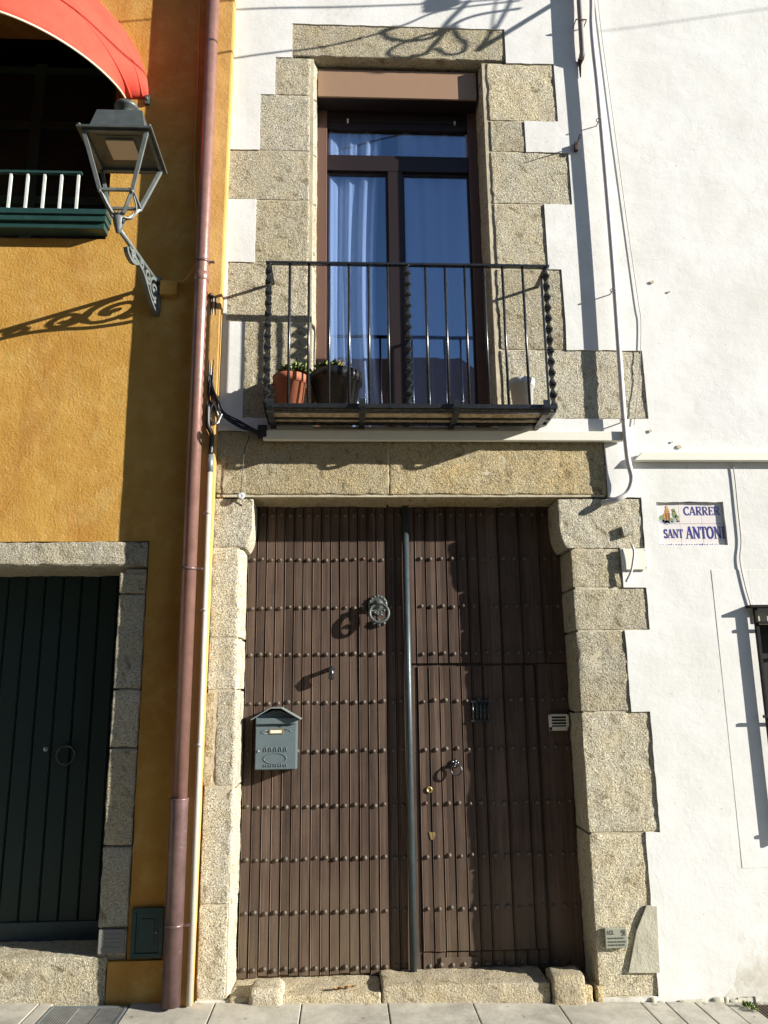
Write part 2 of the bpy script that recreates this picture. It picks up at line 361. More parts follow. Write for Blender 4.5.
def stone_mb(x0, x1, y0, y1, z0, z1, r=.012, amp=.006, step=.024, seed=0, cham=None, ys=None):
    """rough-hewn rounded block"""
    m_ = MB(); xs, zs = ticks(x0, x1, step, r), ticks(z0, z1, step, r); yy = ticks(y0, y1, .05, r)
    def P(x, y, z):
        q = Vector((min(max(x, x0+r), x1-r), min(max(y, y0+r), y1-r), min(max(z, z0+r), z1-r))); d = Vector((x, y, z))-q
        nrm = d.normalized() if d.length > 1e-6 else Vector((0, -1, 0))
        p = q+nrm*r if d.length > 1e-6 else Vector((x, y, z))
        e = nz(x+seed*3.1, y, z, 9)*amp*.45+nz(x, y+seed, z, 27)*amp*.55+nz(x, y, z+seed, 3.5)*amp*.4-amp*.3
        p = p+nrm*e
        if cham:
            side, wd, dp = cham
            if y < y0+dp:
                k_ = (y0+dp-y)/dp*wd
                if side == 'R' and x > x1-wd*2: p.x -= k_*(x-(x1-wd*2))/(wd*2)
                if side == 'L' and x < x0+wd*2: p.x += k_*((x0+wd*2)-x)/(wd*2)
                if side == 'B' and z < z0+wd*2: p.z += k_*((z0+wd*2)-z)/(wd*2)
        return p
    def grid(us, vs, f):
        V = [f(u, v) for v in vs for u in us]; n = len(us)
        m_.add(V, [(j*n+i, j*n+i+1, (j+1)*n+i+1, (j+1)*n+i) for j in range(len(vs)-1) for i in range(n-1)], True)
    grid(xs, zs, lambda u, v: P(u, y0, v)); grid(xs, zs, lambda u, v: P(u, y1, v))
    for xx in (x0, x1): grid(yy, zs, lambda u, v: P(xx, u, v))
    for zz in (z0, z1): grid(xs, yy, lambda u, v: P(u, v, zz))
    return m_
def cell_wall(xs_extra, rects, X0, X1, Z0, Z1, yf, yb, wob=.002, jit=1.0):
    """wall sheet with rectangular openings; yf front, yb back"""
    bx = sorted(set([X0, X1]+[v for r_ in rects for v in (r_[0], r_[1]) if X0 < v < X1]+xs_extra))
    bz = sorted(set([Z0, Z1]+[v for r_ in rects for v in (r_[2], r_[3]) if Z0 < v < Z1]))
    def sub(b):
        o = []
        for a, c in zip(b, b[1:]):
            n = max(1, int((c-a)/(.045 if a < 3 else .3))); o += [a+(c-a)*i/n for i in range(n)]
        return o+[b[-1]]
    bx, bz = sub(bx), sub(bz); m_ = MB()
    def inside(x, z): return any(r_[0] < x < r_[1] and r_[2] < z < r_[3] for r_ in rects)
    nx, nz_ = len(bx)-1, len(bz)-1
    solid = [[not inside((bx[i]+bx[i+1])/2, (bz[j]+bz[j+1])/2) for i in range(nx)] for j in range(nz_)]
    def w(x, z): return yf+nz(x, 0, z, 1.3)*wob+nz(x, 3, z, 5)*wob*.5
    for j in range(nz_):
        for i in range(nx):
            if not solid[j][i]: continue
            a, b, c, d = bx[i], bx[i+1], bz[j], bz[j+1]
            jt = lambda x, z: (x+(nz(x, 11, z, 13)*.004+nz(x, 21, z, 31)*.003)*jit, w(x, z), z+(nz(x, 31, z, 13)*.004+nz(x, 41, z, 31)*.003)*jit)
            A, B, C, D = jt(a, c), jt(b, c), jt(b, d), jt(a, d)
            m_.add([A, B, C, D], [(0, 1, 2, 3)])
            for ok, p, q in ((j == 0 or not solid[j-1][i], A, B), (j == nz_-1 or not solid[j+1][i], D, C),
                             (i == 0 or not solid[j][i-1], A, D), (i == nx-1 or not solid[j][i+1], B, C)):
                if ok: m_.add([p, q, (q[0], yb, q[2]), (p[0], yb, p[2])], [(0, 1, 2, 3)])
    return m_
def gz(x): return .0157-.0259*x     # the street falls gently to the right
def shear(m_):
    m_.v = [(x, y, z+gz(x)) for x, y, z in m_.v]; return m_

# ================================================================== GROUND
g = MB(); g.box(-60, 60, -60, 40, -.30, -.17); shear(g); tag(g.build('ground', 'asphalt'), kind='structure')
g = MB(); g.box(-20, 20, -5.9, -1.3, -.20, -.116); shear(g); tag(g.build('road', 'asphalt'), kind='structure')
g = MB(); g.box(-20, 20, -1.3, .6, -.20, -.012); g.box(-20, 20, -7.4, -5.9, -.2, -.012); shear(g); tag(g.build('pavement_bed', 'joint'), kind='structure')
g = MB()
COVER = (-1.44, -1.07, -.62, -.045); GRATE = (2.07, 2.75, -.52, -.055)
def over(r_, a, b, c, d): return a < r_[1] and b > r_[0] and c < r_[3] and d > r_[2]
sx = X(388, 1008, -.05)
for row, (ya, yb) in enumerate(((-.30, .04), (-.74, -.30), (-1.16, -.74))):
    x = -9+(sx % .43)+(.0 if row == 0 else .21*row)
    x = sx-.432*22+row*.2
    while x < 9:
        wd = .432; a, b = x, x+wd
        if row == 0 and 1.62 < a+.1 < 2.07:    # three narrow cut slabs next to the grate
            n = 3; 
        pieces = [(a, b)]
        if row == 0 and a < 1.9 < b: pieces = [(a, a+.13), (a+.13, a+.28), (a+.28, b)]
        for a, b in pieces:
            for r_ in (COVER, GRATE):
                if over(r_, a, b, ya, yb):
                    if a < r_[0] < b: b = r_[0]-.004
                    elif a < r_[1] < b: a = r_[1]+.004
                    elif a >= r_[0]-.01: a = b
            if b-a > .02: g.bbox(a+.003, b-.003, ya+.003, yb-.003, -.05, random.uniform(-.001, .001), .004)
        x += wd
g2 = MB()
for x in range(-20, 20): g2.bbox(x+.004, x+.996, -1.31, -1.165, -.2, .0, .01); g2.bbox(x+.004, x+.996, -6.04, -5.9, -.2, .0, .01)
shear(g); shear(g2); pv = g.build('pavement', 'paving'); tag(pv, kind='structure'); tag(g2.build('kerb', 'granite_grey'), kind='structure')

t = thing('manhole_cover', (-1.25, -.33, gz(-1.25)), 'ribbed grey metal utility cover in the pavement at the foot of the orange wall', 'manhole cover')
a = MB(); a.box(COVER[0], COVER[1], COVER[2], COVER[3], -.03, -.004); shear(a); a.build('plate', 'cover', t)
a = MB()
for i in range(27):
    x = COVER[0]+.02+i*.0125
    if abs(x+1.25) > .05: a.box(x, x+.006, COVER[2]+.02, COVER[3]-.02, -.005, .0)
shear(a); a.build('ribs', 'cover', t)
a = MB()
for (q0, q1, w0, w1) in ((COVER[0], COVER[0]+.012, COVER[2], COVER[3]), (COVER[1]-.012, COVER[1], COVER[2], COVER[3]), (COVER[0]+.012, COVER[1]-.012, COVER[3]-.012, COVER[3])): a.box(q0, q1, w0, w1, -.02, .002)
shear(a); a.build('rim', 'sleeve', t)
t = thing('drain_grate', (2.4, -.3, gz(2.4)), 'brown perforated metal grate with a smooth lid in the pavement under the white wall', 'grate')
a = MB(); a.box(GRATE[0], GRATE[1], GRATE[2], GRATE[3], -.04, -.014); shear(a); a.build('bed', 'dark', t)
a = MB()
for i in range(34): a.box(GRATE[0]+i*.02, GRATE[0]+i*.02+.010, GRATE[2], GRATE[3], -.013, -.002)
for i in range(24): a.box(GRATE[0], GRATE[1], GRATE[2]+i*.02, GRATE[2]+i*.02+.009, -.012, -.003)
shear(a); a.build('mesh_grid', 'ironrust', t)
a = MB(); a.bbox(2.20, 2.48, -.40, -.12, -.01, .003, .002); shear(a); a.build('lid', 'cover', t)

# ================================================================== WHITE HOUSE
WH = thing('white_house', (0, 0, 0), 'white plastered house with granite framed carriage door and balcony window', 'house')
YD = .24     # plane of the carriage door
DX0, DX1 = -.575, 1.300; DZT = 2.62
zd = lambda y, x=400: Z(x, y)
# --- stone blocks (x0,x1 px at the block's mid height; y px)
def blk(px0, px1, py0, py1, right=None, left=None):
    pm = (py0+py1)/2
    x0 = left if left is not None else X(px0, pm); x1 = right if right is not None else X(px1, pm)
    return x0, x1, Z((px0+px1)/2, py1), Z((px0+px1)/2, py0)
WX0, WX1 = -.178, .900; WZT = 5.635
win = [('R',)+blk(275, 308, 59, 95, right=WX0), ('R',)+blk(260, 308, 95, 150.5, right=WX0), ('R',)+blk(229, 308, 150.5, 200, right=WX0),
       ('R',)+blk(255, 307, 200, 262.5, right=WX0), ('R',)+blk(227, 307, 262.5, 322, right=WX0), ('R',)+blk(244, 305, 322, 418, right=WX0),
       ('L',)+blk(487, 556, 70, 121, left=WX1), ('L',)+blk(487, 525, 121, 152, left=WX1), ('L',)+blk(492, 570, 152, 204, left=WX1),
       ('L',)+blk(494, 546, 204, 269, left=WX1), ('L',)+blk(496, 564, 269, 350, left=WX1), ('L',)+blk(499, 645, 350, 419, left=WX1)]
lw = blk(292, 505, 28, 60)
lw = (lw[0], X(505, 45), WZT, Z(400, 27)); win[0] = win[0][:4]+(WZT,); win[6] = win[6][:4]+(WZT,)
# make stacks contiguous
def stack(L, i0, i1):
    for i in range(i0, i1):
        zz = (L[i][3]+L[i+1][4])/2; L[i] = L[i][:3]+(zz, L[i][4]); L[i+1] = L[i+1][:4]+(zz,)
win = [list(b) for b in win]; win = [tuple(b) for b in win]
stack(win, 0, 5); stack(win, 6, 11)
LW = -.753    # left edge of the white house
door = [('R',)+blk(205, 249, 548, 638, right=DX0, left=LW), ('R',)+blk(205, 247, 638, 690, right=DX0, left=LW),
        ('R',)+blk(205, 245, 690, 787, right=DX0, left=X(215, 740)), ('R',)+blk(200, 243, 787, 905, right=DX0, left=LW), ('R',)+blk(197, 240, 905, 1000, right=DX0-.005, left=LW),
        ('L',)+blk(565, 622, 549, 588, left=DX1), ('L',)+blk(570, 648, 588, 630.5, left=DX1), ('L',)+blk(575, 628, 630.5, 712, left=DX1),
        ('L',)+blk(580, 655, 712, 833, left=DX1), ('L',)+blk(585, 651, 833, 975, left=DX1)]
stack(door, 0, 4); stack(door, 5, 9)
b9 = list(door[9]); b9[3] = gz(1.5)+.02; door[9] = tuple(b9); b4 = list(door[4]); b4[3] = gz(-.6)+.01; door[4] = tuple(b4)
zj = door[0][4]; zjr = door[5][4]
ZL0, ZL1 = Z(330, 500), 3.045
corbL = (LW, X(253, 515), zj, ZL0+.010); corbR = (X(558, 520), X(643, 525), zjr, ZL0+.010)
lint = [(LW, X(389, 470), ZL0+.012, ZL1), (X(389, 470), X(606, 470), ZL0+.012, ZL1)]
zw0 = win[5][3]; zw1 = win[11][3]
holes = []
def H(x0, x1, z0, z1): holes.append((x0, x1, z0, z1))
for b in win+door: H(*b[1:])
H(*lw); H(*corbL); H(*corbR); [H(*b) for b in lint]
H(X(200, 740), X(215, 740), door[2][3], door[2][4])      # odd small stone beside the mailbox
H(WX0-.01, WX1+.01, 3.06, WZT+.01); H(DX0-.01, DX1+.01, -.2, ZL0+.02); H(LW, corbR[1], ZL0-.01, ZL0+.014)
SG = (1.834, 2.236, Z(690, 545), 2.615); H(*SG)
WN = (X(758.5, 640, -.035)+.006, 3.15, .74, 1.965); H(*WN)
TRI = (X(625, 940), X(659, 940), Z(640, 972), Z(640, 905))
wall = cell_wall([], holes, LW, 9.0, -.45, 8.2, -.0045, .30, .0012)
wall.build('wall', 'white', WH)
# mass behind the wall so the house has depth
a = MB(); a.box(LW, 9, .30, .34, 5.95, 8.2); a.box(1.8, 9, .30, .34, -.45, 5.95); a.box(LW, LW+.02, .34, 5, -.4, 8.2); a.box(9, 9.02, .3, 5, -.4, 8.2); a.box(LW, 9.02, 5, 5.02, -.4, 8.2)
a.build('shell', 'room', WH)
a = MB(); a.add([(LW-.1, -.45, 8.15), (9.2, -.45, 8.15), (9.2, 5.2, 9.4), (LW-.1, 5.2, 9.4)], [(0, 1, 2, 3)]); a.add([(LW-.1, -.45, 8.25), (9.2, -.45, 8.25), (9.2, 5.2, 9.5), (LW-.1, 5.2, 9.5)], [(0, 1, 2, 3)]); a.box(LW-.1, 9.2, -.47, -.45, 8.15, 8.25)
a.build('roof', 'roof', WH)
# --- window surround
ws = MB()
ws.box(min(b[1] for b in win[:6])+.1, WX0-.02, .0060, .22, win[5][3]+.01, WZT); ws.box(WX1+.02, WX1+.3, .0060, .22, win[11][3]+.01, WZT); ws.box(lw[0]+.05, lw[1]-.05, .0060, .22, WZT+.02, lw[3]-.02)
for b in win: ws.box(b[1]+.008, b[2]-.008-(0 if b[0] == 'L' else .03)+(0), .0064, .0205, b[3]-.0, b[4]+.0) if b[0] == 'R' else ws.box(b[1]+.04, b[2]-.008, .0064, .0205, b[3], b[4])
WS = ws.build('window_surround', 'mortar', WH)
for i, b in enumerate(win):
    rt = b[0]
    stone_mb(b[1]+.003-(.009 if rt == 'R' else 0), b[2]+.006 if rt == 'L' else b[2], 0, .26, b[3]+.003, b[4]-.003, .005, .006, seed=i*1.7, cham=('R' if rt == 'R' else 'L', .046, .055)).build('stone_block', 'granite', WS)
stone_mb(lw[0]-.006, lw[1]+.006, 0, .26, lw[2]+.0, lw[3]+.006, .005, .006, seed=31, cham=('B', .018, .03)).build('lintel_block', 'granite', WS)
# --- door surround
ds = MB(); ds.box(LW+.01, DX0-.02, .0060, .22, 0, ZL0); ds.box(DX1+.03, DX1+.2, .0060, .22, 0, ZL0); ds.box(LW+.02, lint[1][1]-.02, .0060, .2, ZL0+.02, ZL1-.02)
for b in door:
    if b[0] == 'L': ds.box(b[1]+.02, b[2]-.008, .0064, .0205, b[3], b[4])
DS = ds.build('door_surround', 'mortar', WH)
for i, b in enumerate(door):
    big = .009 if i in (3, 4, 7, 8, 9) else .007
    stone_mb(b[1]+.003, b[2]+.006 if b[0] == 'L' else b[2], 0, .30, b[3]+.003, b[4]-.003, .007, big, seed=50+i*2.3, cham=('R', .022, .03) if b[0] == 'R' else None).build('stone_block', 'granite', DS)
stone_mb(X(200, 740)+.003, X(215, 740)-.003, 0.0, .2, door[2][3]+.003, door[2][4]-.01, .012, .01, seed=77).build('stone_block', 'granite_yellow', DS)
for i, b in enumerate(lint):
    stone_mb(b[0]+.002, b[1]-.002, 0, .30, b[2], b[3], .007, .008, seed=90+i, cham=('B', .02, .03)).build('lintel_block', 'granite_yellow', DS)
def corbel(c, side, seed):
    x0, x1, z0, z1 = c; h = z1-z0; base = DX0 if side == 'R' else DX1
    m_ = stone_mb(x0+.003 if side == 'L' else x0+.003, x1-.003 if side == 'L' else x1, 0, .30, z0+.003, z1-.002, .007, .006, seed=seed, step=.016)
    v2 = []
    for x, y, z in m_.v:
        t_ = (z-z0)/h      # quarter-round below the shoulder
        k_ = 0 if t_ > .55 else (1-math.sqrt(max(0, 1-((.55-t_)/.55)**2)))
        if side == 'R': 
            if x > base-.03: x = x-(x1-base)*k_*(x-(base-.03))/(x1-base+.03)
        else:
            if x < base+.03: x = x+(base-x0)*k_*((base+.03)-x)/(base-x0+.03)
        v2.append((x, y, z))
    m_.v = v2; m_.build('corbel_block', 'granite', DS)
corbel(corbL, 'R', 12); corbel(corbR, 'L', 19)
# cement patch at the foot of the right jamb
a = MB(); a.prism([(X(628, 972), Z(628, 972)), (X(659, 972), Z(659, 972)), (X(656, 906), Z(656, 906)), (X(646, 905), Z(646, 905)), (X(636, 930), Z(636, 930))], -.0125, .0)
a.build('cement_patch', 'cement', WH)
a = MB(); a.box(LW+.0, .0, 0, 0, 0, 0) if False else None
# raised rectangular panel
PX0, PZ0, PZ1 = 2.12, Z(742, 868), Z(711, 570)
a = MB(); a.bbox(PX0, WN[0]-.005, -.0062, -.004, PZ0, PZ1, .0008); a.bbox(WN[0]-.005, 3.4, -.0062, -.004, PZ0, WN[2]-.01, .0015); a.bbox(WN[0]-.005, 3.4, -.0062, -.004, WN[3]+.01, PZ1, .0015)
a.build('raised_panel', 'whitepanel', WH)
# crumbling plaster foot
a = MB()
x = X(628, 1000)
while x < 5:
    wv = random.uniform(.03, .16); h = random.uniform(-.004, .026)
    st = stone_mb(x, x+wv, -.014+random.uniform(0, .006), .0, gz(x)-.03, gz(x)+h, .010, .008, seed=x*9); a.add(st.v, st.f, True); x += wv*.9
a.build('rubble_footing', 'cement', WH)
a = MB()
for (px, py, s_) in ((588, 995, .06), (600, 997, .05)):
    x, z = U(px, py, .0); st = stone_mb(x-s_/2, x+s_/2, -.01, .1, gz(x)-.02, gz(x)+.075, .015, .012, seed=px); a.add(st.v, st.f, True)
a.build('rubble_stone', 'granite_yellow', WH)
# threshold
for (a0, a1, y0, zt, sd, nm) in ((247, 283, -.055, .105, 3, 'guard_stone'), (553, 587, -.05, .120, 5, 'guard_stone')):
    x0, x1 = X(a0, 995, y0), X(a1, 995, y0)
    stone_mb(x0, x1, y0, .12, gz(x0)-.03, zt if nm else 0, .03 if sd == 3 else .014, .012, seed=sd).build(nm, 'step', WH)
xa, xb, xc = X(283, 995, -.03), X(352, 995, -.03), X(552, 995, -.03)
for (x0, x1, zt, sd) in ((DX0-.01, xb+.15, .062, 8), (xb+.15, xc, .086, 9)):
    stone_mb(x0, x1, -.02, .34, gz(x0)-.05, zt, .012, .010, seed=sd).build('threshold_step', 'step', WH)
# ------------------------------------------------------------------ carriage door
BW = (X(406, 700, YD)-DX0)/17
XL1 = DX0+BW*17
def boards(x0, n, bw, z0, z1, y, jag=0, step=1, amp=.012):
    """tongue and groove boards with a bead, n boards from x0"""
    m_ = MB()
    for i in range(0, n, step):
        a_, b_ = x0+i*bw, x0+min(n, i+step)*bw
        zb = z0+(random.uniform(0, jag) if jag else 0); yo = random.uniform(-.0015, .0015)
        prof = [(a_+.0012, .012), (a_+.0022, -.001), (a_+.0050, -.0045), (a_+.0078, -.001), (a_+.0092, .004), (a_+.0106, -.001), (b_-.0045, -.0025), (b_-.0012, .012)]
        vs = []
        nzs = max(1, int((z1-zb)/.06))
        for j in range(nzs+1):
            z = zb+(z1-zb)*j/nzs
            for (px, py) in prof: vs.append((px+nz(a_*7, 1, z, 2.2)*.0016, y+yo+py+nz(a_*9, 5, z, 1.6)*.002, z))
        K = len(prof); m_.add(vs, [(j*K+i_, j*K+i_+1, (j+1)*K+i_+1, (j+1)*K+i_) for j in range(nzs) for i_ in range(K-1)])
        m_.add([(a_, y+.0125, zb+.01), (b_, y+.0125, zb+.01), (b_, y+.0125, z1), (a_, y+.0125, z1)], [(0, 1, 2, 3)])
        m_.add([vs[0], vs[K-1], (b_, y+.05, zb), (a_, y+.05, zb)], [(0, 1, 2, 3)])
    return m_
zb0 = Z(250, 979, YD); ZT = DZT+.12
lf = boards(DX0, 17, BW, zb0, ZT, YD, .018)
lf.box(DX0, XL1, YD+.014, YD+.06, zb0-.012, ZT)
LEAF = lf.build('door_leaf', 'wood', WH)
NR = 15; BR = (DX1+.004-XL1)/NR
wk0 = XL1+BR*1; wk1 = XL1+BR*12.0
wz1 = Z(450, 665, YD); wz0 = Z(490, 950, YD)
rf = MB()
def join(A, B): A.add(B.v, B.f); return A
join(rf, boards(XL1+.004, 1, BR-.002, zb0, wz1, YD, .01)); join(rf, boards(XL1+.004, 7, BR, wz1+.012, ZT, YD)); join(rf, boards(XL1+.004+7*BR, 8, BR, wz1+.006, ZT, YD, 0, 2))
join(rf, boards(wk1+.004, 3, BR-.002, zb0, wz1, YD, .01, 3)); join(rf, boards(wk0+.004, 11, BR, zb0, wz0-.006, YD+.003, .03, 1))
rf.box(XL1, DX1+.01, YD+.014, YD+.06, zb0-.012, ZT)
LEAF2 = rf.build('door_leaf', 'wood', WH)
wk = boards(wk0+.005, 6, BR, wz0, wz1-.008, YD-.006, .004); join(wk, boards(wk0+.005+6*BR, 5, BR-.003, wz0, wz1-.008, YD-.006, 0, 2))
wk.box(wk0+.005, wk1-.003, YD+.0062, YD+.0135, wz0, wz1-.008)
WK = wk.build('wicket_door', 'wood', LEAF2)
a = MB(); a.bbox(wk0+.005, wk0+.05, YD-.008, YD+.012, zb0-.01, wz0-.004, .003); a.bbox(wk0+.10, wk0+.30, YD-.006, YD+.01, zb0+.02, wz0-.03, .003)
a.build('patch_board', 'wood', LEAF2)
# vertical cover bar
bx_ = X(408.5, 700, YD-.03)
a = MB(); a.tube([(bx_, YD-.030, Z(410, 975, YD-.03)), (bx_, YD-.030, DZT+.08)], .0195, 16)
a.build('cover_bar', 'bar', LEAF)
# studs
rows = [Z(256, y, YD) for y in (515, 560, 608, 655, 703, 752, 807, 860, 913, 970)]
def stud_mb(x, y, z, r=.0120):
    m_ = MB(); q = r*random.uniform(.82, 1.1); m_.lathe((x, y, z), [(q, 0), (q*.95, q*.35), (q*.72, q*.72), (q*.4, q*.92), (.0005, q*.98)], 14, 'y'); return m_
stud = []
for zr in rows:
    for i in range(17): stud.append((DX0+BW*(i+.58)+random.uniform(-.003, .003), YD-.003, zr+random.uniform(-.005, .005), LEAF))
    for i in range(NR):
        x = XL1+BR*(i+.58)+random.uniform(-.003, .003); inw = wk0+.01 < x < wk1-.01 and wz0 < zr < wz1
        stud.append((x, YD-(.009 if inw else .003), zr+random.uniform(-.005, .005), LEAF2 if not inw else WK))
stud = [s_ for s_ in stud if not (abs(s_[0]-bx_) < .03)]
vis = sorted(stud, key=lambda s_: (Vector(s_[:3])-CAM).length+(9 if (s_[0] > .66 or s_[2] > 2.4) else 0)+(9 if (s_[0] < -.29 and 1.1 < s_[2] < 1.5) else 0))
proto = None
for s_ in vis[:100]:
    par = s_[3] if s_[3] is not WK else LEAF2
    stud_mb(*s_[:3]).build('stud', 'stud', par)
a = MB()
for s_ in vis[100:]:
    q = stud_mb(*s_[:3]); a.add(q.v, q.f, True)
tag(a.build('studs', 'stud', WH), kind='stuff')
# big round knocker
kx, kz = U(378, 608, YD-.03)
a = MB(); a.lathe((kx, YD-.002, kz+.022), [(.058, 0), (.056, .012), (.045, .018), (.040, .014), (.022, .020), (.018, .045), (.0005, .05)], 30, 'y')
for i in range(16):
    an = 2*math.pi*i/16; a.lathe((kx+.05*math.cos(an), YD-.012, kz+.022+.05*math.sin(an)), [(.008, 0), (.006, .008), (.0005, .010)], 8, 'y')
a.bbox(kx-.013, kx+.013, YD-.085, YD-.01, kz+.018, kz+.042, .006)
a.torus((kx+.004, YD-.075, kz-.034), .055, .0095, tilt=R(-8), m_=10)
for dx, dz in ((.026, .0), (-.026, .0)): a.tube([(kx+dx, YD-.07, kz-.05), (kx+dx*.3, YD-.07, kz-.035), (kx, YD-.07, kz-.052)], .006, 8)
for dx, dz in ((0, -.098), (.030, -.088), (-.026, -.088)): a.lathe((kx+dx+.004, YD-.002, kz+dz), [(.013, 0), (.011, .016), (.006, .022), (.0005, .024)], 12, 'y')
a.bbox(kx-.004, kx+.012, YD-.03, YD-.004, kz-.10, kz-.06, .004)
a.build('knocker', 'lampdark', LEAF)
# little hand pull
hx, hz = U(331, 672, YD-.03)
a = MB(); a.bbox(hx-.022, hx+.022, YD-.012, YD-.001, hz+.012, hz+.026, .003)
a.tube([(hx, YD-.008, hz+.018), (hx, YD-.055, hz+.020), (hx+.002, YD-.065, hz-.005), (hx+.002, YD-.060, hz-.035)], [.012, .014, .016, .015], 10)
a.lathe((hx+.002, YD-.060, hz-.03), [(.0005, -.016), (.013, -.012), (.016, 0), (.012, .012), (.0005, .014)], 12); a.build('door_pull', 'iron', LEAF)
# ring handle on wicket
rx, rz = U(456, 768, YD-.03)
a = MB()
for i in range(6):
    an = math.pi*2*i/6+.3; a.lathe((rx-.004+.017*math.cos(an), YD-.009, rz+.022+.014*math.sin(an)), [(.012, 0), (.009, .007), (.0005, .010)], 10, 'y')
a.lathe((rx-.004, YD-.009, rz+.022), [(.012, 0), (.010, .03), (.0005, .034)], 12, 'y')
a.torus((rx, YD-.042, rz-.010), .030, .0045, tilt=R(-6), m_=8)
a.build('ring_handle', 'iron', WK)
lx, lz = U(429, 789.5, YD)
a = MB(); a.lathe((lx, YD-.008, lz), [(.019, 0), (.018, .006), (.012, .008), (.010, .003), (.0005, .003)], 20, 'y'); a.build('lock_cylinder', 'brass', WK)
lx, lz = U(432, 835.5, YD)
a = MB(); a.prism([(lx-.018, lz+.02), (lx+.016, lz+.018), (lx+.018, lz+.004), (lx+.006, lz-.022), (lx-.008, lz-.02)], YD-.011, YD-.0085); a.build('keyhole_plate', 'brass', WK)
gx, gz_ = U(480, 711, YD)
a = MB()
a.box(gx-.055, gx+.05, YD-.010, YD-.0085, gz_-.055, gz_+.055)
for i in range(5): a.tube([(gx-.045+i*.0225, YD-.020, gz_-.055), (gx-.045+i*.0225, YD-.020, gz_+.055)], .005, 8)
a.bbox(gx-.058, gx+.053, YD-.026, YD-.010, gz_+.048, gz_+.060, .002); a.bbox(gx-.058, gx+.053, YD-.026, YD-.010, gz_-.060, gz_-.048, .002)
a.build('peep_grille', 'iron', WK)
# white vent / intercom plate
vx0, vx1, vz0, vz1 = X(548, 722, YD), X(568, 722, YD), Z(556, 730.5, YD), Z(556, 714, YD)
t = thing('vent_plate', ((vx0+vx1)/2, YD, vz0), 'small off-white louvred plate on the shaded right edge of the brown door', 'vent')
a = MB(); a.bbox(vx0, vx1, YD-.022, YD-.012, vz0, vz0+.022, .002); a.bbox(vx0, vx1, YD-.022, YD-.012, vz1-.008, vz1, .002); a.bbox(vx0, vx0+.018, YD-.022, YD-.012, vz0, vz1, .002); a.bbox(vx1-.014, vx1, YD-.022, YD-.012, vz0, vz1, .002); a.box(vx0+.002, vx1-.002, YD-.011, YD-.005, vz0+.002, vz1-.002)
a.build('frame', 'trunk', t)
a = MB(); a.box(vx0+.01, vx1-.01, YD-.0145, YD-.0125, vz0+.018, vz1-.006); a.build('opening', 'dark', t)
a = MB()
for i in range(4): z = vz0+.030+i*.0165; a.box(vx0+.016, vx1-.012, YD-.020, YD-.015, z, z+.006)
a.build('louvres', 'trunk', t)

# ------------------------------------------------------------------ mailbox
yb_ = YD-.004; yf_ = YD-.105
mx0, mx1 = X(255, 745, yf_), X(296.5, 745, yf_); mz0, mz1 = Z(276, 770, yf_), Z(276, 719, yf_)
mc = (mx0+mx1)/2
t = thing('mailbox', (mc, YD, mz0), 'blue-grey metal mailbox with a gabled lid hung on the brown door', 'mailbox')
pk = mz1+.058
a = MB(); a.prism([(mx0, mz0), (mx1, mz0), (mx1, mz1+.01), (mc+.02, pk-.012), (mc-.02, pk-.012), (mx0, mz1+.01)], yf_+.006, yb_)
a.build('body', 'mail', t, bevel=.002)
a = MB(); pts = [(mx0-.022, mz1-.004), (mc-.028, pk), (mc+.028, pk), (mx1+.022, mz1-.004)]
th = .005
for (p0, p1) in zip(pts, pts[1:]):
    a.prism([p0, p1, (p1[0], p1[1]+th), (p0[0], p0[1]+th)], yf_-.045, yb_)
a.build('lid', 'mailedge', t)
a = MB(); a.bbox(mx0+.004, mx1-.004, yf_-.016, yf_+.008, mz1-.026, mz1+.005, .002); a.build('slot_flap', 'mail', t)
a = MB(); a.bbox(mx0+.003, mx1-.003, yf_, yf_+.007, mz0+.004, mz1-.040, .002)
# embossed oval with coach-like slats
cx, cz = mc-.003, mz0+.065
ov = [(cx+.062*math.cos(2*math.pi*i/30), yf_-.001, cz-.004+.028*math.sin(2*math.pi*i/30)) for i in range(31)]
a.tube(ov, .0022, 6, cap=False)
for i in range(5):
    q = cx-.055+i*.0275
    a.tube([(q-.006, yf_-.001, cz+.030), (q-.006, yf_-.001, cz+.050), (q+.001, yf_-.001, cz+.056), (q+.007, yf_-.001, cz+.048), (q+.007, yf_-.001, cz+.032)], .0018, 6)
    a.tube([(q-.006, yf_-.001, cz-.034), (q-.006, yf_-.001, cz-.048), (q+.007, yf_-.001, cz-.048), (q+.007, yf_-.001, cz-.034)], .0018, 6)
nzp = mz1-.068
a.tube([(mc-.045, yf_-.001, nzp+.008), (mc-.075, yf_-.001, nzp+.006), (mc-.082, yf_-.001, nzp-.002), (mc-.072, yf_-.001, nzp-.010), (mc-.045, yf_-.001, nzp-.011)], .0018, 6)
a.tube([(mc+.045, yf_-.001, nzp+.011), (mc+.075, yf_-.001, nzp+.008), (mc+.084, yf_-.001, nzp-.003)], .0018, 6)
DR = a.build('front_door', 'mail', t)
a = MB(); a.bbox(mc-.040, mc+.040, yf_-.004, yf_+.001, nzp-.013, nzp+.014, .001); a.build('name_holder', 'brass', DR)
a = MB(); a.box(mc-.031, mc+.031, yf_-.0052, yf_-.003, nzp-.008, nzp+.008); a.build('name_card', 'trunk', DR)
a = MB(); a.lathe((mx0+.018, yf_, mz0+.10), [(.007, 0), (.007, .006), (.0005, .006)], 12, 'y'); a.build('lock', 'sleeve', DR)

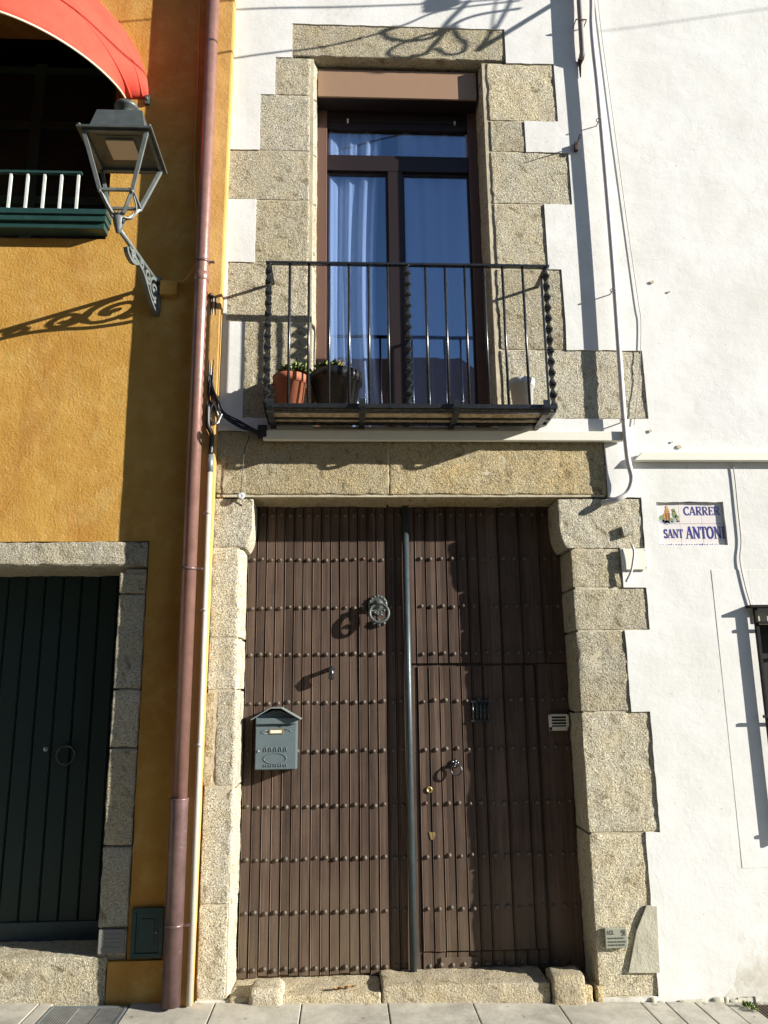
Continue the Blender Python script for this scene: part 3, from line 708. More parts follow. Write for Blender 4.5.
# ------------------------------------------------------------------ balcony window
YW = .235
def uw(px, py, y=YW): return U(px, py, y)
f = MB(); wz_b = 3.08; wtop = WZT+.02
fx0, fx1 = WX0-.01, X(487, 250, YW)+.02
gx0, gx1 = X(328.5, 250, YW), X(471, 250, YW)
gx1 = X(470, 250, YW)
f.bbox(fx0, gx0-.012, YW-.03, YW+.04, wz_b, wtop, .003); f.bbox(gx1+.012, WX1+.01, YW-.03, YW+.04, wz_b, wtop, .003)
zt0, zt1 = Z(400, 131, YW), Z(400, 157, YW)       # transom glass
zs1 = Z(400, 175, YW)
BD = f.build('balcony_door', 'frame', WH); f = MB()
f.bbox(gx0-.013, gx1+.013, YW-.012, YW+.035, zt1-.030, zt1-.001, .003); f.bbox(gx0-.013, gx1+.013, YW-.02, YW+.035, zs1+.014, zt1-.031, .003)
f.bbox(gx0-.013, gx1+.013, YW-.012, YW+.035, zt0+.0, zt0+.05, .003)
f.build('transom', 'framedark', BD)
a = MB()
sxm0, sxm1 = X(388.5, 250, YW), X(403.5, 250, YW)
for (q0, q1) in ((gx0-.012, sxm0), (sxm1, gx1+.012)):
    a.bbox(q0, q0+.014, YW+.0, YW+.03, wz_b, zs1+.013, .002) ; a.bbox(q1-.014, q1, YW+.0, YW+.03, wz_b, zs1+.013, .002); a.bbox(q0+.014, q1-.014, YW, YW+.03, zs1-.004, zs1+.013, .002); a.bbox(q0+.014, q1-.014, YW, YW+.03, wz_b, wz_b+.07, .002)
a.bbox(sxm0+.001, sxm1-.001, YW-.018, YW+.03, wz_b, zs1+.013, .003)
a.build('sash', 'framedark', BD)
for (q0, q1, z0, z1) in ((gx0, sxm0-.012, wz_b+.06, zs1), (sxm1+.012, gx1, wz_b+.06, zs1), (gx0, gx1, zt1, zt0)):
    a = MB(); a.box(q0, q1, YW+.012, YW+.016, z0, z1); a.build('pane', 'glass', BD)
# roller shutter pack and its tan box
bz0, bz1 = Z(400, 98, .065), Z(400, 71, .065)
a = MB(); a.bbox(WX0+.004, WX1-.012, .065, .080, bz0, bz1, .003); SB = a.build('shutter_box', 'box', WH)
a = MB(); a.box(WX0+.004, WX1-.012, .0805, YW-.035, bz0+.004, bz0+.014); a.build('underside', 'framedark', SB)  # dark colour stands in for the shade under the box
a = MB()
for i in range(5):
    z = zt0+.05+i*.036; a.bbox(WX0+.01, WX1-.02, YW-.020, YW-.006, z, z+.034, .004)
a.build('roller_shutter', 'framedark', WH)
a = MB(); a.bbox(.02, .032, YW-.034, YW-.018, zt0+.036, zt0+.062, .002); a.bbox(.75, .762, YW-.034, YW-.018, zt0+.036, zt0+.062, .002); a.build('shutter_stop', 'whitepvc', WH)
# room behind
a = MB(); rx0, rx1, ry0, ry1, rz0, rz1 = -.74, 2.6, .3, 3.2, 3.04, 5.95
a.add([(rx0, ry0, rz0), (rx1, ry0, rz0), (rx1, ry1, rz0), (rx0, ry1, rz0), (rx0, ry0, rz1), (rx1, ry0, rz1), (rx1, ry1, rz1), (rx0, ry1, rz1)],
      [(0, 1, 2, 3), (4, 5, 6, 7), (3, 2, 6, 7), (0, 3, 7, 4), (1, 2, 6, 5)])
a.build('room', 'room', WH)
a = MB(); a.bbox(WX0-.02, WX1+.02, .0, .30, 3.04, 3.075, .004); a.build('sill', 'mortar', WH)
def curtain(x0, x1, z0, z1, y, seed, amp=.022, gather=0, lbl=''):
    m_ = MB(); n = 90; K = 26; vs = []
    for j in range(K+1):
        tz = j/K; z = z0+(z1-z0)*tz
        for i in range(n+1):
            u = i/n; x = x0+(x1-x0)*u
            if gather: x = x0+(x-x0)*(1-gather*math.sin(math.pi*min(1, (1-tz)*1.0))**.8*(.4+.6*(1-tz)))
            vs.append((x, y+amp*math.sin(u*23+seed+1.4*math.sin(u*6+seed)+.6*math.sin(tz*2+seed))+amp*.6*math.sin(u*11+seed*2+tz*1.5)*(1-.3*tz)+amp*.25*math.sin(u*51+tz*2), z))
    m_.add(vs, [(j*(n+1)+i, j*(n+1)+i+1, (j+1)*(n+1)+i+1, (j+1)*(n+1)+i) for j in range(K) for i in range(n)], True)
    o = m_.build('curtain', 'curtain'); sm = o.modifiers.new('s', 'SOLIDIFY'); sm.thickness = .002
    return tag(o, lbl, 'curtain', 'white curtains behind the balcony window')
curtain(-.12, .27, 3.1, 5.50, .285, 1.0, amp=.020, gather=.22, lbl='white curtain drawn to the left behind the left pane of the balcony window')
curtain(.37, .98, 3.1, 5.50, .285, 4.0, amp=.020, gather=.12, lbl='white pleated curtain behind the right pane of the balcony window')

# ------------------------------------------------------------------ balcony
YB = -.24; ZF = 3.104
bxl, bxr = X(269, 262, YB), X(546, 270, YB); zr = Z(400, 265, YB)
BAL = MB(); n = 16
tw = (bxr-bxl)/n
for i in range(n):
    for j in range(2):
        a0 = bxl+.02+i*(bxr-bxl-.04)/n; y0 = -.235+j*.116
        BAL.bbox(a0+.0015, a0+(bxr-bxl-.04)/n-.0015, y0+.002, y0+.114, ZF-.018, ZF, .002)
BAL.box(bxl+.02, bxr-.02, -.235, -.009, ZF-.0165, ZF-.003)
BALO = BAL.build('balcony', 'tile', WH); BALO.data.materials[0] = M['ironrust']
k = NT('balcony_tile'); c = k.mix((.55, .46, .30), (.26, .17, .10), k.ramp(k.noise(30, 6, .7), [(.4, (0, 0, 0)), (.66, (1, 1, 1))])); k.done(c, .9, k.bump(k.noise(60, 4), .002)); BALO.data.materials[0] = k.m
a = MB()
a.bbox(bxl-.012, bxr+.012, -.262, -.246, ZF-.008, ZF+.018, .002)
a.bbox(bxl, bxr, -.245, -.222, ZF-.026, ZF-.0185, .001); a.bbox(bxl, bxr, -.130, -.112, ZF-.027, ZF-.0185, .001); a.bbox(bxl, bxr, -.050, -.024, ZF-.030, ZF-.0185, .001)
for q in (bxl, bxr): a.bbox(q-.008, q+.008, -.246, -.004, ZF-.022, ZF+.012, .002)
a.build('frame', 'iron', BALO)
for px in (271, 362, 455, 543):
    q = X(px, 412, -.2)
    a = MB(); a.bar((q, -.002, ZF-.040), (q, -.255, ZF-.034), .034, .014, (0, 0, 1))
    a.tube([(q, -.25, ZF-.034), (q, -.272, ZF-.028), (q, -.284, ZF-.008), (q, -.284, ZF+.02), (q, -.278, ZF+.034)], 1, sect=[(.007, .017), (-.007, .017), (-.007, -.017), (.007, -.017)], up=(0, -1, 0), smooth=False)
    a.build('bracket', 'iron', BALO)
a = MB(); a.bbox(bxl-.018, bxr+.018, YB-.016, YB+.016, zr-.006, zr+.008, .003)
a.bbox(bxl-.014, bxl+.014, YB+.017, .03, zr-.006, zr+.006, .002); a.bbox(bxr-.014, bxr+.014, YB+.017, .03, zr-.006, zr+.006, .002)
a.build('handrail', 'iron', BALO)
def sqtwist(x, y, z0, z1, n=90):
    m_ = MB(); pts = [(x, y, z0+(z1-z0)*i/n) for i in range(n+1)]; L = z1-z0
    m_.tube(pts, 1, sect=[(.021, .004), (-.021, .004), (-.021, -.004), (.021, -.004)], twist=math.pi*(L/.068)/n, smooth=False, up=(1, 0, 0)); return m_
bal_px = [289, 308.5, 329, 349, 369, 388.5, 427, 447, 467, 486.5, 505.5, 526]
for px in bal_px:
    q = X(px, 335, YB); a = MB(); a.tube([(q, YB, ZF), (q, YB, zr-.006)], .0082, 8); a.build('baluster', 'iron', BALO)
for q in (bxl+.002, X(408.5, 335, YB), bxr-.002):
    sqtwist(q, YB, ZF+.02, zr-.006).build('twisted_baluster', 'iron', BALO)
for q in (bxl, bxr):
    a = MB(); a.bbox(q-.0065, q+.0065, YB+.11, YB+.123, ZF, zr-.006, .0015); a.build('baluster', 'iron', BALO)

# pots ---------------------------------------------------------------
def rosette(m_, c, rad, n, leaf=.03):
    for i in range(n):
        an = random.uniform(0, 6.28); el_ = random.uniform(.1, 1.35); L = leaf*random.uniform(.7, 1.3); r0 = rad*random.random()**.6
        b_ = Vector(c)+Vector((r0*math.cos(an), r0*math.sin(an), random.uniform(0, .012)))
        an += random.uniform(-.8, .8); d = Vector((math.cos(an)*math.cos(el_), math.sin(an)*math.cos(el_), math.sin(el_))); sd = d.cross(Vector((0, 0, 1))).normalized()*L*.28
        up_ = sd.cross(d).normalized()*L*.12
        p0, p1, p2 = b_, b_+d*L*.6, b_+d*L
        m_.add([p0-sd*.4, p0+sd*.4, p1+sd+up_, p2, p1-sd+up_, p1-up_], [(0, 1, 2, 3, 4), (0, 5, 3, 4), (1, 5, 3, 2), (0, 1, 5)], True)
def pot(name, x, y, r0, r1, h, mat, label, rim=.012):
    t = thing(name, (x, y, ZF), label, 'flower pot')
    a = MB(); a.lathe((x, y, ZF), [(.0005, 0), (r0, 0), (r0+(r1-r0)*.8, h*.8), (r1+rim*.4, h*.8), (r1+rim*.5, h), (r1-.004, h), (r1-.010, h-.03), (.0005, h-.03)], 36)
    a.build('pot', mat, t)
    a = MB(); a.lathe((x, y, ZF), [(r1-.012, h-.026), (r1*.5, h-.015), (.0005, h-.012)], 24); a.build('soil', 'soil', t); return t
tx = X(290, 390, -.12); h1 = Z(290, 374, -.12)-ZF-.02
t = pot('potted_succulent', tx, -.115, .066, .096, h1, 'terracotta', 'terracotta pot with a small green succulent at the left end of the balcony')
a = MB(); rosette(a, (tx+.025, -.115, ZF+h1+.018), .07, 170, .042); a.build('succulent', 'leaf', t)
tx = X(336.5, 390, .02); h2 = Z(336, 371, .02)-ZF-.03
t = pot('potted_succulent', tx, .02, .105, .148, h2, 'blackpot', 'wide black plastic pot with a red-tipped succulent in front of the balcony window', .02)
a = MB(); rosette(a, (tx-.045, .0, ZF+h2+.022), .075, 120, .036); a.build('succulent', 'leaf', t)
a = MB(); rosette(a, (tx-.005, .02, ZF+h2+.036), .05, 90, .036); a.build('red_tips', 'leafred', t)
tx = X(522, 392, -.12)
t = pot('plastic_pot', tx, -.12, .052, .072, Z(520, 381, -.12)-ZF, 'whitepot', 'small empty white plastic pot at the right end of the balcony', .008)

# ------------------------------------------------------------------ trunking and cables on the white house
z0a, z1a = Z(400, 441), Z(400, 431, -.04)
a = MB(); a.bbox(X(264, 430), X(622, 432, -.03), -.050, -.0125, z1a-.058, z1a, .004); o = a.build('cable_trunking', 'trunk'); tag(o, 'cream cable trunking running under the balcony', 'cable duct')
a = MB(); zt = Z(700, 453, -.03); a.prism([(X(633, 461, -.03), zt-.052), (5, zt-.052), (5, zt), (X(641, 453, -.03), zt)], -.050, -.0125); o = a.build('cable_trunking', 'trunk', bevel=.003); tag(o, 'cream cable trunking with a mitred end running right above the street sign', 'cable duct')
def smooth(pts, n=8):
    P_ = [Vector(p) for p in pts]; out = []
    for i in range(len(P_)-1):
        p0, p1, p2, p3 = P_[max(i-1, 0)], P_[i], P_[i+1], P_[min(i+2, len(P_)-1)]
        for j in range(n):
            t_ = j/n; out.append(.5*((2*p1)+(-p0+p2)*t_+(2*p0-5*p1+4*p2-p3)*t_*t_+(-p0+3*p1-3*p2+p3)*t_**3))
    return out+[P_[-1]]
yc = -.062
x0c, _ = U(591, 0, yc)
pts = [(x0c, yc, 8.0)]+[U3(px, py, yc) for px, py in ((590, -30), (592, 30), (598, 90), (606, 180), (613, 265), (619, 350), (624, 420), (628, 460), (632, 478), (628, 492), (618, 499), (604, 502))]
pts = [Vector(p) for p in pts]; pts[-1].y = -.02
t = thing('white_conduit', pts[-1], 'white electrical conduit down the white wall, curling in at its lower end', 'conduit')
a = MB(); a.tube(smooth(pts, 6), .0165, 12); a.build('tube', 'whitepvc', t)
for px, py in ((600, 120), (614, 290), (624, 420)):
    q = U3(px-1, py, yc); a = MB(); a.torus((q.x, yc, q.z), .018, .003, 'z', 16, 6); a.tube([(q.x, yc, q.z), (q.x, -.005, q.z)], .004, 6); a.build('clip', 'mauve', t)
# grey rusty tube end at the top
yq = -.055
q1 = U3(577, -40, yq); q2 = U3(582.5, 52, yq); 
t = thing('rusty_tube', q2, 'grey steel tube with a rusty lower end, ending beside the white conduit', 'pipe')
a = MB(); a.tube([(q1.x, yq, 8.0), (q1.x, yq, q1.z), q2, (q2.x-.005, yq+.025, q2.z-.04)], .019, 12); a.build('tube', 'mauve', t)
a = MB(); a.tube([(q2.x-.006, -.022, q2.z-.03), (q2.x-.012, -.018, q2.z-.07), (q2.x-.012, -.013, q2.z-.16)], [.020, .010, .004], 8); a.build('rust_tip', 'ironrust', t)
a = MB(); q = U3(580, 22, yq); a.box(q.x-.035, q.x+.04, yq-.022, yq-.018, q.z-.004, q.z+.004); a.box(q.x-.035, q.x-.031, yq-.02, -.006, q.z-.004, q.z+.004); a.box(q.x+.036, q.x+.04, yq-.02, -.006, q.z-.004, q.z+.004); a.build('strap', 'ironrust', t)
def cable(name, pts, r, mat, label, cat='cable', group=None, n=6):
    a = MB(); a.tube(smooth(pts, 7), r, n); o = a.build(name, mat); return tag(o, label, cat, group)
cable('thin_wire', [U3(595, -30, -.014), U3(601, 30, -.013), U3(612, 110, -.014), U3(626, 215, -.013), U3(638, 300, -.014), U3(641, 325, -.013), U3(639, 380, -.013), U3(634, 425, -.013)], .0022, 'mauve', 'thin grey wire running down the white wall right of the conduit')
cable('drop_cable', [U3(733, 465, -.014), U3(735, 480, -.014), U3(738, 510, -.014), U3(741, 540, -.014), U3(740, 560, -.014), U3(745, 585, -.014), U3(751, 606, -.014)], .0035, 'mauve', 'grey cable dropping from the trunking to the barred window')
hk = U3(576, 147, -.02)
a = MB(); a.bbox(hk.x-.011, hk.x+.011, -.035, -.006, hk.z-.03, hk.z+.03, .003); a.tube([(hk.x, -.03, hk.z+.01), (hk.x+.002, -.085, hk.z+.012)], .004, 8)
a.tube(smooth([(hk.x+.002, -.085, hk.z+.012), (hk.x+.010, -.10, hk.z+.014), (hk.x+.008, -.125, hk.z+.012), (hk.x-.004, -.125, hk.z+.008), (hk.x-.006, -.10, hk.z+.008), (hk.x+.002, -.085, hk.z+.012)], 4), .003, 7)
tag(a.build('wall_hook', 'ironrust'), 'small rusty hook screwed to the white wall beside the conduit shadow', 'hook')
# holes and chips
for (px, py, r_) in ((652, 282, .014), (669, 292, .009), (650, 431, .012), (679, 447, .016), (672, 442, .007), (606, 467, .010)):
    a = MB(); q = U3(px, py, -.008); q.y = -.0075
    pr = [(q.x+r_*random.uniform(.6, 1.2)*math.cos(2*math.pi*i/9), q.z+r_*random.uniform(.5, 1)*math.sin(2*math.pi*i/9)) for i in range(9)]
    a.prism(pr, -.0125, -.009); a.build('plaster_chip', 'mortar', WH)

# cable bundle at left
t = thing('cable_bundle', U3(208, 385, -.04), 'bundle of black cables sagging from behind the drainpipe into the cream trunking', 'cables')
for i in range(7):
    o1, o2, o3 = [random.uniform(-.026, .026) for _ in range(3)]
    pts = [U3(207+i*.9, 375, -.05+o1), U3(214+o1*200, 398+i*1.1, -.05+o2), U3(225+o2*150, 412+i*.9, -.055), U3(240, 425+o3*150, -.055), U3(256, 432+i*.6-2, -.045), U3(268, 434+i*.3-1, -.035)]
    a = MB(); a.tube(smooth(pts, 7), .0045, 8); a.build('cable', 'cable', t)
a = MB(); pts = [U3(208, 400, -.06), U3(206, 412, -.06), U3(212, 421, -.06), U3(219, 422, -.06), U3(216, 408, -.06), U3(211, 400, -.06)]; a.tube(smooth(pts, 6), .004, 7)
pts = [U3(213, 404, -.07), U3(210, 414, -.07), U3(216, 424, -.07), U3(222, 414, -.07)]; a.tube(smooth(pts, 6), .004, 7); a.build('loop', 'whitepvc', t)
a = MB(); a.bbox(X(258, 432, -.03), X(267, 432, -.03), -.052, -.008, Z(262, 438, -.03), Z(262, 426, -.03), .002); a.build('end_clamp', 'cable', t)
# thin wires up to the knob near the yellow strip
for i, o_ in enumerate((0, .012, .024)):
    cable('riser_cable', [U3(211.5+i*2.2, 297, -.055), U3(210.5+i*2.5, 320, -.045), U3(209.5+i*2.3, 350, -.045), U3(208.5+i*2, 385, -.05)], .0045, 'cable' if i != 1 else 'conduit', 'thin cables rising beside the drainpipe to the anchor above the cable bundle', group='riser cables')
a = MB(); q = U3(211, 296, -.05); a.lathe((q.x, -.04, q.z), [(.018, 0), (.018, .015), (.010, .025), (.0005, .03)], 14, 'y'); tag(a.build('cable_anchor', 'ironrust'), 'rusty round cable anchor on the yellow strip beside the drainpipe', 'anchor')
# dangling wire with white porcelain knob
q = U3(241, 496, -.03)
t = thing('wire_insulator', q, 'round white insulator at the end of a thin wire beside the door lintel', 'insulator')
a = MB(); a.tube(smooth([U3(250, 436, -.05), U3(245, 448, -.045), U3(243, 465, -.04), U3(241.5, 482, -.04), U3(241, 493, -.035)], 6), .0028, 7); a.build('wire', 'cable', t)
a = MB(); a.lathe((q.x, -.012, q.z), [(.014, 0), (.014, .012), (.021, .014), (.021, .024), (.012, .026), (.0005, .022)], 20, 'y'); a.build('knob', 'whitepot', t)
a = MB(); a.tube([(q.x+.01, -.02, q.z), (q.x+.06, -.02, q.z-.03)], .003, 6); a.build('tie_wire', 'ironrust', t)
# junction plates near the sign
x0, x1 = X(620, 558), X(646, 558); z0, z1 = Z(633, 570), Z(633, 549)
t = thing('junction_plate', ((x0+x1)/2, 0, z0), 'flat cream cover plate on the wall at the right of the door frame', 'cover plate')
a = MB(); a.bbox(x0, x1, -.020, -.0135, z0, z1, .0015); a.build('plate', 'trunk', t)
a = MB()
for dx, dz in ((.01, .01), (.01, -.01), (-.01, .01), (-.01, -.01)): a.lathe(((x0 if dx > 0 else x1)+dx, -.02, (z0 if dz > 0 else z1)+dz), [(.003, 0), (.002, .002), (.0005, .002)], 8, 'y')
a.build('screws', 'sleeve', t)
a = MB(); pts = [U3(632, 545, -.045), U3(634, 552, -.045), U3(633, 562, -.04), U3(631, 572, -.035), U3(626, 582, -.022)]; a.tube(smooth(pts, 5), [.0075]*21, 8); a.build('tail_cable', 'whitepvc', t)
q = U3(627, 530, -.015)
a = MB(); s_ = .032
a.prism([(q.x-s_-.004, q.z+s_-.012), (q.x+s_-.008, q.z+s_+.006), (q.x+s_+.002, q.z-s_+.008), (q.x-s_+.006, q.z-s_-.008)], -.026, -.004); o = a.build('junction_box', 'granite_grey', bevel=.003); tag(o, 'tilted small grey stone-coloured junction box on the granite beside the street sign', 'junction box')

# ------------------------------------------------------------------ street sign
yT = .0125
t = thing('street_sign', ((SG[0]+SG[1])/2, 0, SG[2]), 'street name sign of painted ceramic tiles set into the white wall', 'sign')
tw_, th_ = (SG[1]-SG[0]-.004)/3, (SG[3]-SG[2]-.004)/2
for j in range(2):
    for i in range(3):
        a = MB(); a.bbox(SG[0]+.002+i*tw_+.0007, SG[0]+.002+(i+1)*tw_-.0007, yT, yT+.01, SG[2]+.002+j*th_+.0007, SG[2]+.002+(j+1)*th_-.0007, .0012); a.build('tile', 'tile', t)
a = MB(); a.box(SG[0], SG[1], yT+.011, yT+.03, SG[2], SG[3]); a.build('mortar_bed', 'mortar', t)
# serif capitals as strokes: polylines in a unit box (w, 1); widths thick/thin
def glyph(ch):
    T, t_ = .15, .065
    def arc(cx, cy, rx, ry, a0, a1, n=12): return [(cx+rx*math.cos(R(a0+(a1-a0)*i/n)), cy+ry*math.sin(R(a0+(a1-a0)*i/n))) for i in range(n+1)]
    sf = lambda x, y, w=.34: ([(x-w/2, y), (x+w/2, y)], .06)
    G = {'C': (.72, [(arc(.42, .5, .34, .46, 55, 305), .14), ([(.64, .70), (.64, .98)], .06), ([(.64, .02), (.64, .28)], .06)]),
         'A': (.80, [([(.10, .03), (.38, 1)], t_), ([(.40, 1), (.68, .03)], T), ([(.20, .34), (.58, .34)], .07), sf(.11, .03, .26), sf(.68, .03, .32)]),
         'R': (.78, [([(.18, .02), (.18, .98)], T), ([(.18, .96), (.42, .96)]+arc(.42, .74, .20, .22, 90, -90)+[(.18, .52)], .10), ([(.36, .52), (.66, .03)], T*.9), sf(.18, .03), sf(.12, .97, .2), sf(.68, .03, .22)]),
         'E': (.68, [([(.18, .02), (.18, .98)], T), ([(.08, .96), (.58, .96)], .08), ([(.18, .52), (.48, .52)], .08), ([(.08, .04), (.60, .04)], .08), ([(.58, .96), (.58, .78)], .07), ([(.60, .04), (.60, .24)], .07), ([(.48, .62), (.48, .42)], .06)]),
         'S': (.60, [(arc(.30, .74, .20, .22, 20, 250)+arc(.30, .27, .21, .24, 70, -160)[1:], .15), ([(.50, .74), (.50, .97)], .06), ([(.08, .03), (.08, .27)], .06)]),
         'N': (.86, [([(.14, .02), (.14, .98)], t_), ([(.12, .98), (.68, .03)], T), ([(.70, .02), (.70, .98)], t_), sf(.14, .03, .28), sf(.08, .97, .2), sf(.70, .97, .28)]),
         'T': (.70, [([(.34, .02), (.34, .98)], T), ([(.04, .95), (.64, .95)], .09), ([(.04, .95), (.04, .74)], .07), ([(.64, .95), (.64, .74)], .07), sf(.34, .03)]),
         'O': (.84, [(arc(.40, .5, .32, .46, 0, 360, 24), .14)]), 'I': (.40, [([(.18, .02), (.18, .98)], T), sf(.18, .03), sf(.18, .97)]),
         'L': (.60, [([(.16, .02), (.16, .98)], T), ([(.08, .05), (.52, .05)], .10)]), '9': (.6, [(arc(.3, .7, .2, .25, 0, 360, 16), .12), ([(.5, .7), (.5, .3), (.3, .04), (.12, .1)], .12)]),
         '|': (.3, [([(.12, .02), (.12, .98)], .12)]), ' ': (.45, [])}
    return G[ch]
def write(m_, s, x, z, h, y, sx=1.0, th=.0012, bold=1.0):
    for ch in s:
        wdt, st = glyph(ch)
        for pl, wd in st:
            wd *= bold
            for (a_, b_) in zip(pl, pl[1:]):
                p0 = Vector((x+a_[0]*h*sx, z+a_[1]*h)); p1 = Vector((x+b_[0]*h*sx, z+b_[1]*h)); d = (p1-p0)
                if d.length < 1e-7: continue
                d = d.normalized(); nn = Vector((-d.y, d.x))*wd*h/2; e_ = d*wd*h*.12
                q = [p0-nn-e_, p1-nn+e_, p1+nn+e_, p0+nn-e_]
                m_.v_off = 0
                m_.add([(v.x, y-random.uniform(0, .0003), v.y) for v in q], [(0, 1, 2, 3)])
        x += wdt*h*sx
    return x
def line_width(s, h, sx): return sum(glyph(c)[0] for c in s)*h*sx
SH = SG[3]-SG[2]
def sgp(u, v): return SG[0]+(SG[1]-SG[0])*u, SG[2]+SH*v
def fit(m_, s, u0, u1, v0, v1, y, bold=1):
    x0, z0 = sgp(u0, v0); x1, z1 = sgp(u1, v1); h = z1-z0; wsum = line_width(s, h, 1); write(m_, s, x0, z0, h, y, (x1-x0)/wsum, bold=bold)
a = MB(); fit(a, 'CARRER', .41, .955, .70, .90, yT-.0012); a.build('lettering', 'blue', t)
a = MB(); fit(a, 'SANT', .085, .375, .17, .375, yT-.0012, .95); fit(a, 'ANTONI', .415, 1.0, .155, .435, yT-.0012, 1.0); a.build('lettering', 'blue', t)
a = MB()
for i in range(26):   # blue brush marks along the bottom edge and left edge
    u = i/26+.01; x, z = sgp(u, .012); hh = random.uniform(.004, .010); a.add([(x, yT-.001, z), (x+random.uniform(.006, .016), yT-.001, z), (x+.008, yT-.001, z+hh)], [(0, 1, 2)])
for i in range(12):
    x, z = sgp(.008, .05+i*.08); a.add([(x, yT-.001, z), (x+.004, yT-.001, z+.006), (x, yT-.001, z+.014)], [(0, 1, 2)])
a.build('border_marks', 'blue', t)
def blob(m_, u, v, ru, rv, y, n=14, jit=.15):
    x, z = sgp(u, v); m_.add([(x+ru*SH*math.cos(2*math.pi*i/n)*random.uniform(1-jit, 1+jit), y, z+rv*SH*math.sin(2*math.pi*i/n)*random.uniform(1-jit, 1+jit)) for i in range(n)], [tuple(range(n))])
em = MB(); [blob(em, u, v, .07, .05, yT-.0010) for u, v in ((.07, .58), (.12, .56), (.2, .56), (.25, .57), (.15, .53))]; em.build('painted_ground', 'bluegl', t)
em = MB(); [blob(em, u, v, r1_, r2_, yT-.0014) for u, v, r1_, r2_ in ((.07, .64, .05, .06), (.27, .72, .05, .08), (.30, .66, .05, .05), (.26, .82, .04, .04), (.22, .6, .05, .04))]; em.build('painted_bushes', 'greenglaze', t)
em = MB(); blob(em, .165, .72, .055, .15, yT-.0018, jit=.08); blob(em, .125, .68, .04, .07, yT-.0018); blob(em, .31, .60, .02, .03, yT-.0018); blob(em, .28, .77, .02, .02, yT-.0018); em.build('painted_robe', 'ochre', t)
em = MB(); blob(em, .185, .69, .022, .12, yT-.0022, jit=.05); blob(em, .145, .66, .014, .09, yT-.0022, jit=.05); blob(em, .32, .56, .03, .02, yT-.0022); em.build('painted_folds', 'ochred', t)
em = MB(); blob(em, .165, .895, .03, .038, yT-.0020, jit=.05); blob(em, .19, .77, .018, .02, yT-.0024); em.build('painted_face', 'skin', t)

# gas plaque
x0, x1, z0, z1 = X(605, 938, -.02), X(627, 938, -.02), Z(615, 948, -.02), Z(615, 928, -.02)
t = thing('utility_plaque', ((x0+x1)/2, 0, z0), 'small greenish metal plaque with worn lettering low on the right door jamb', 'plaque')
a = MB(); a.bbox(x0, x1, -.026, -.004, z0, z1, .003); a.build('plate', 'plaque', t)
a = MB(); pw, ph = x1-x0, z1-z0
write(a, 'LCL', x0+pw*.10, z0+ph*.70, ph*.20, -.0275, 1.0, bold=1.3); write(a, '9|', x0+pw*.72, z0+ph*.62, ph*.30, -.0275, 1.0)
for r_ in (.46, .28, .12):
    xx = x0+pw*.1
    while xx < x1-pw*.12:
        w_ = random.uniform(.004, .009); a.add([(xx, -.0272, z0+ph*r_), (xx+w_*.6, -.0272, z0+ph*r_), (xx+w_*.6, -.0272, z0+ph*(r_+.085)), (xx, -.0272, z0+ph*(r_+.085))], [(0, 1, 2, 3)]); xx += w_+.002
a.build('lettering', 'letter', t)

# ------------------------------------------------------------------ barred window at right
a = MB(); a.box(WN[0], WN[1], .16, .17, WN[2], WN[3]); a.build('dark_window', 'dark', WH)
a = MB(); a.bbox(WN[0]-.012, WN[1]+.01, -.0135, .10, WN[3]-.065, WN[3]+.0, .004); a.build('window_lintel', 'mortar', WH)
t = thing('window_grille', (2.36, -.03, .72), 'dark iron window grille on the white wall at the right edge', 'grille')
GX = X(758.5, 640, -.035)
a = MB(); a.bbox(GX-.009, GX+.009, -.044, -.022, .735, 1.985, .002); a.bbox(3.14, 3.165, -.050, -.022, .735, 1.985, .002); a.bbox(GX-.04, 3.2, -.062, -.008, 1.985, 2.000, .002); a.build('frame', 'gblack', t)
for i in range(1, 7):
    q = GX+i*.115; a = MB(); a.tube([(q, -.036, .735), (q, -.036, 1.985)], .008, 8); a.build('bar', 'gblack', t)
for z in (.80, 1.385, 1.90):
    a = MB(); a.bbox(GX-.035 if z == 1.385 else GX, 3.17, -.058, -.050, z-.008, z+.008, .002); a.build('crossbar', 'gblack', t)

# ================================================================== ORANGE HOUSE
OH = thing('orange_house', (-1.5, 0, 0), 'orange plastered house with a stone framed green door and red awning', 'house')
YO = .015
zo_top = 2.392; ODX1 = X(110.5, 720, .0); OJ = -1.105
zdt = Z(60, 569); zds = Z(50, 957, 0)
DXL = -2.75
OB = (-2.95, -1.47, 4.29, 5.85)        # window opening behind the balcony
oh = [(-3.2, OJ, -.3, zo_top), (OB[0], OB[1], OB[2], OB[3]), (-2.65, -1.72, 5.8, 6.05)]
a = cell_wall([], oh, -9, -.70, -.2, 8.0, YO, .35, .004); a.build('wall', 'orange', OH)
a = MB(); n = 24      # arched head of the opening
cxo = (OB[0]+OB[1])/2; rad = (OB[1]-OB[0])/2
# strip at the right edge carrying the drainpipe, ragged edge
vs = []; K = 120
m_ = MB()
for j in range(K+1):
    z = -.05+8.0*j/K; e_ = nz(0, 2, z, 6)*.008+nz(0, 7, z, 19)*.005
    vs += [(-.899+e_, YO+.01, z), (-.895+e_, -.040, z), (-.887+e_, -.050, z), (-.774+.007*z, -.050, z), (-.765+.007*z, -.046, z), (-.760+.007*z+e_*.3, -.004, z)]
m_.add(vs, [(j*6+i, j*6+i+1, (j+1)*6+i+1, (j+1)*6+i) for j in range(K) for i in range(5)]); m_.build('edge_strip', 'yellow', OH)
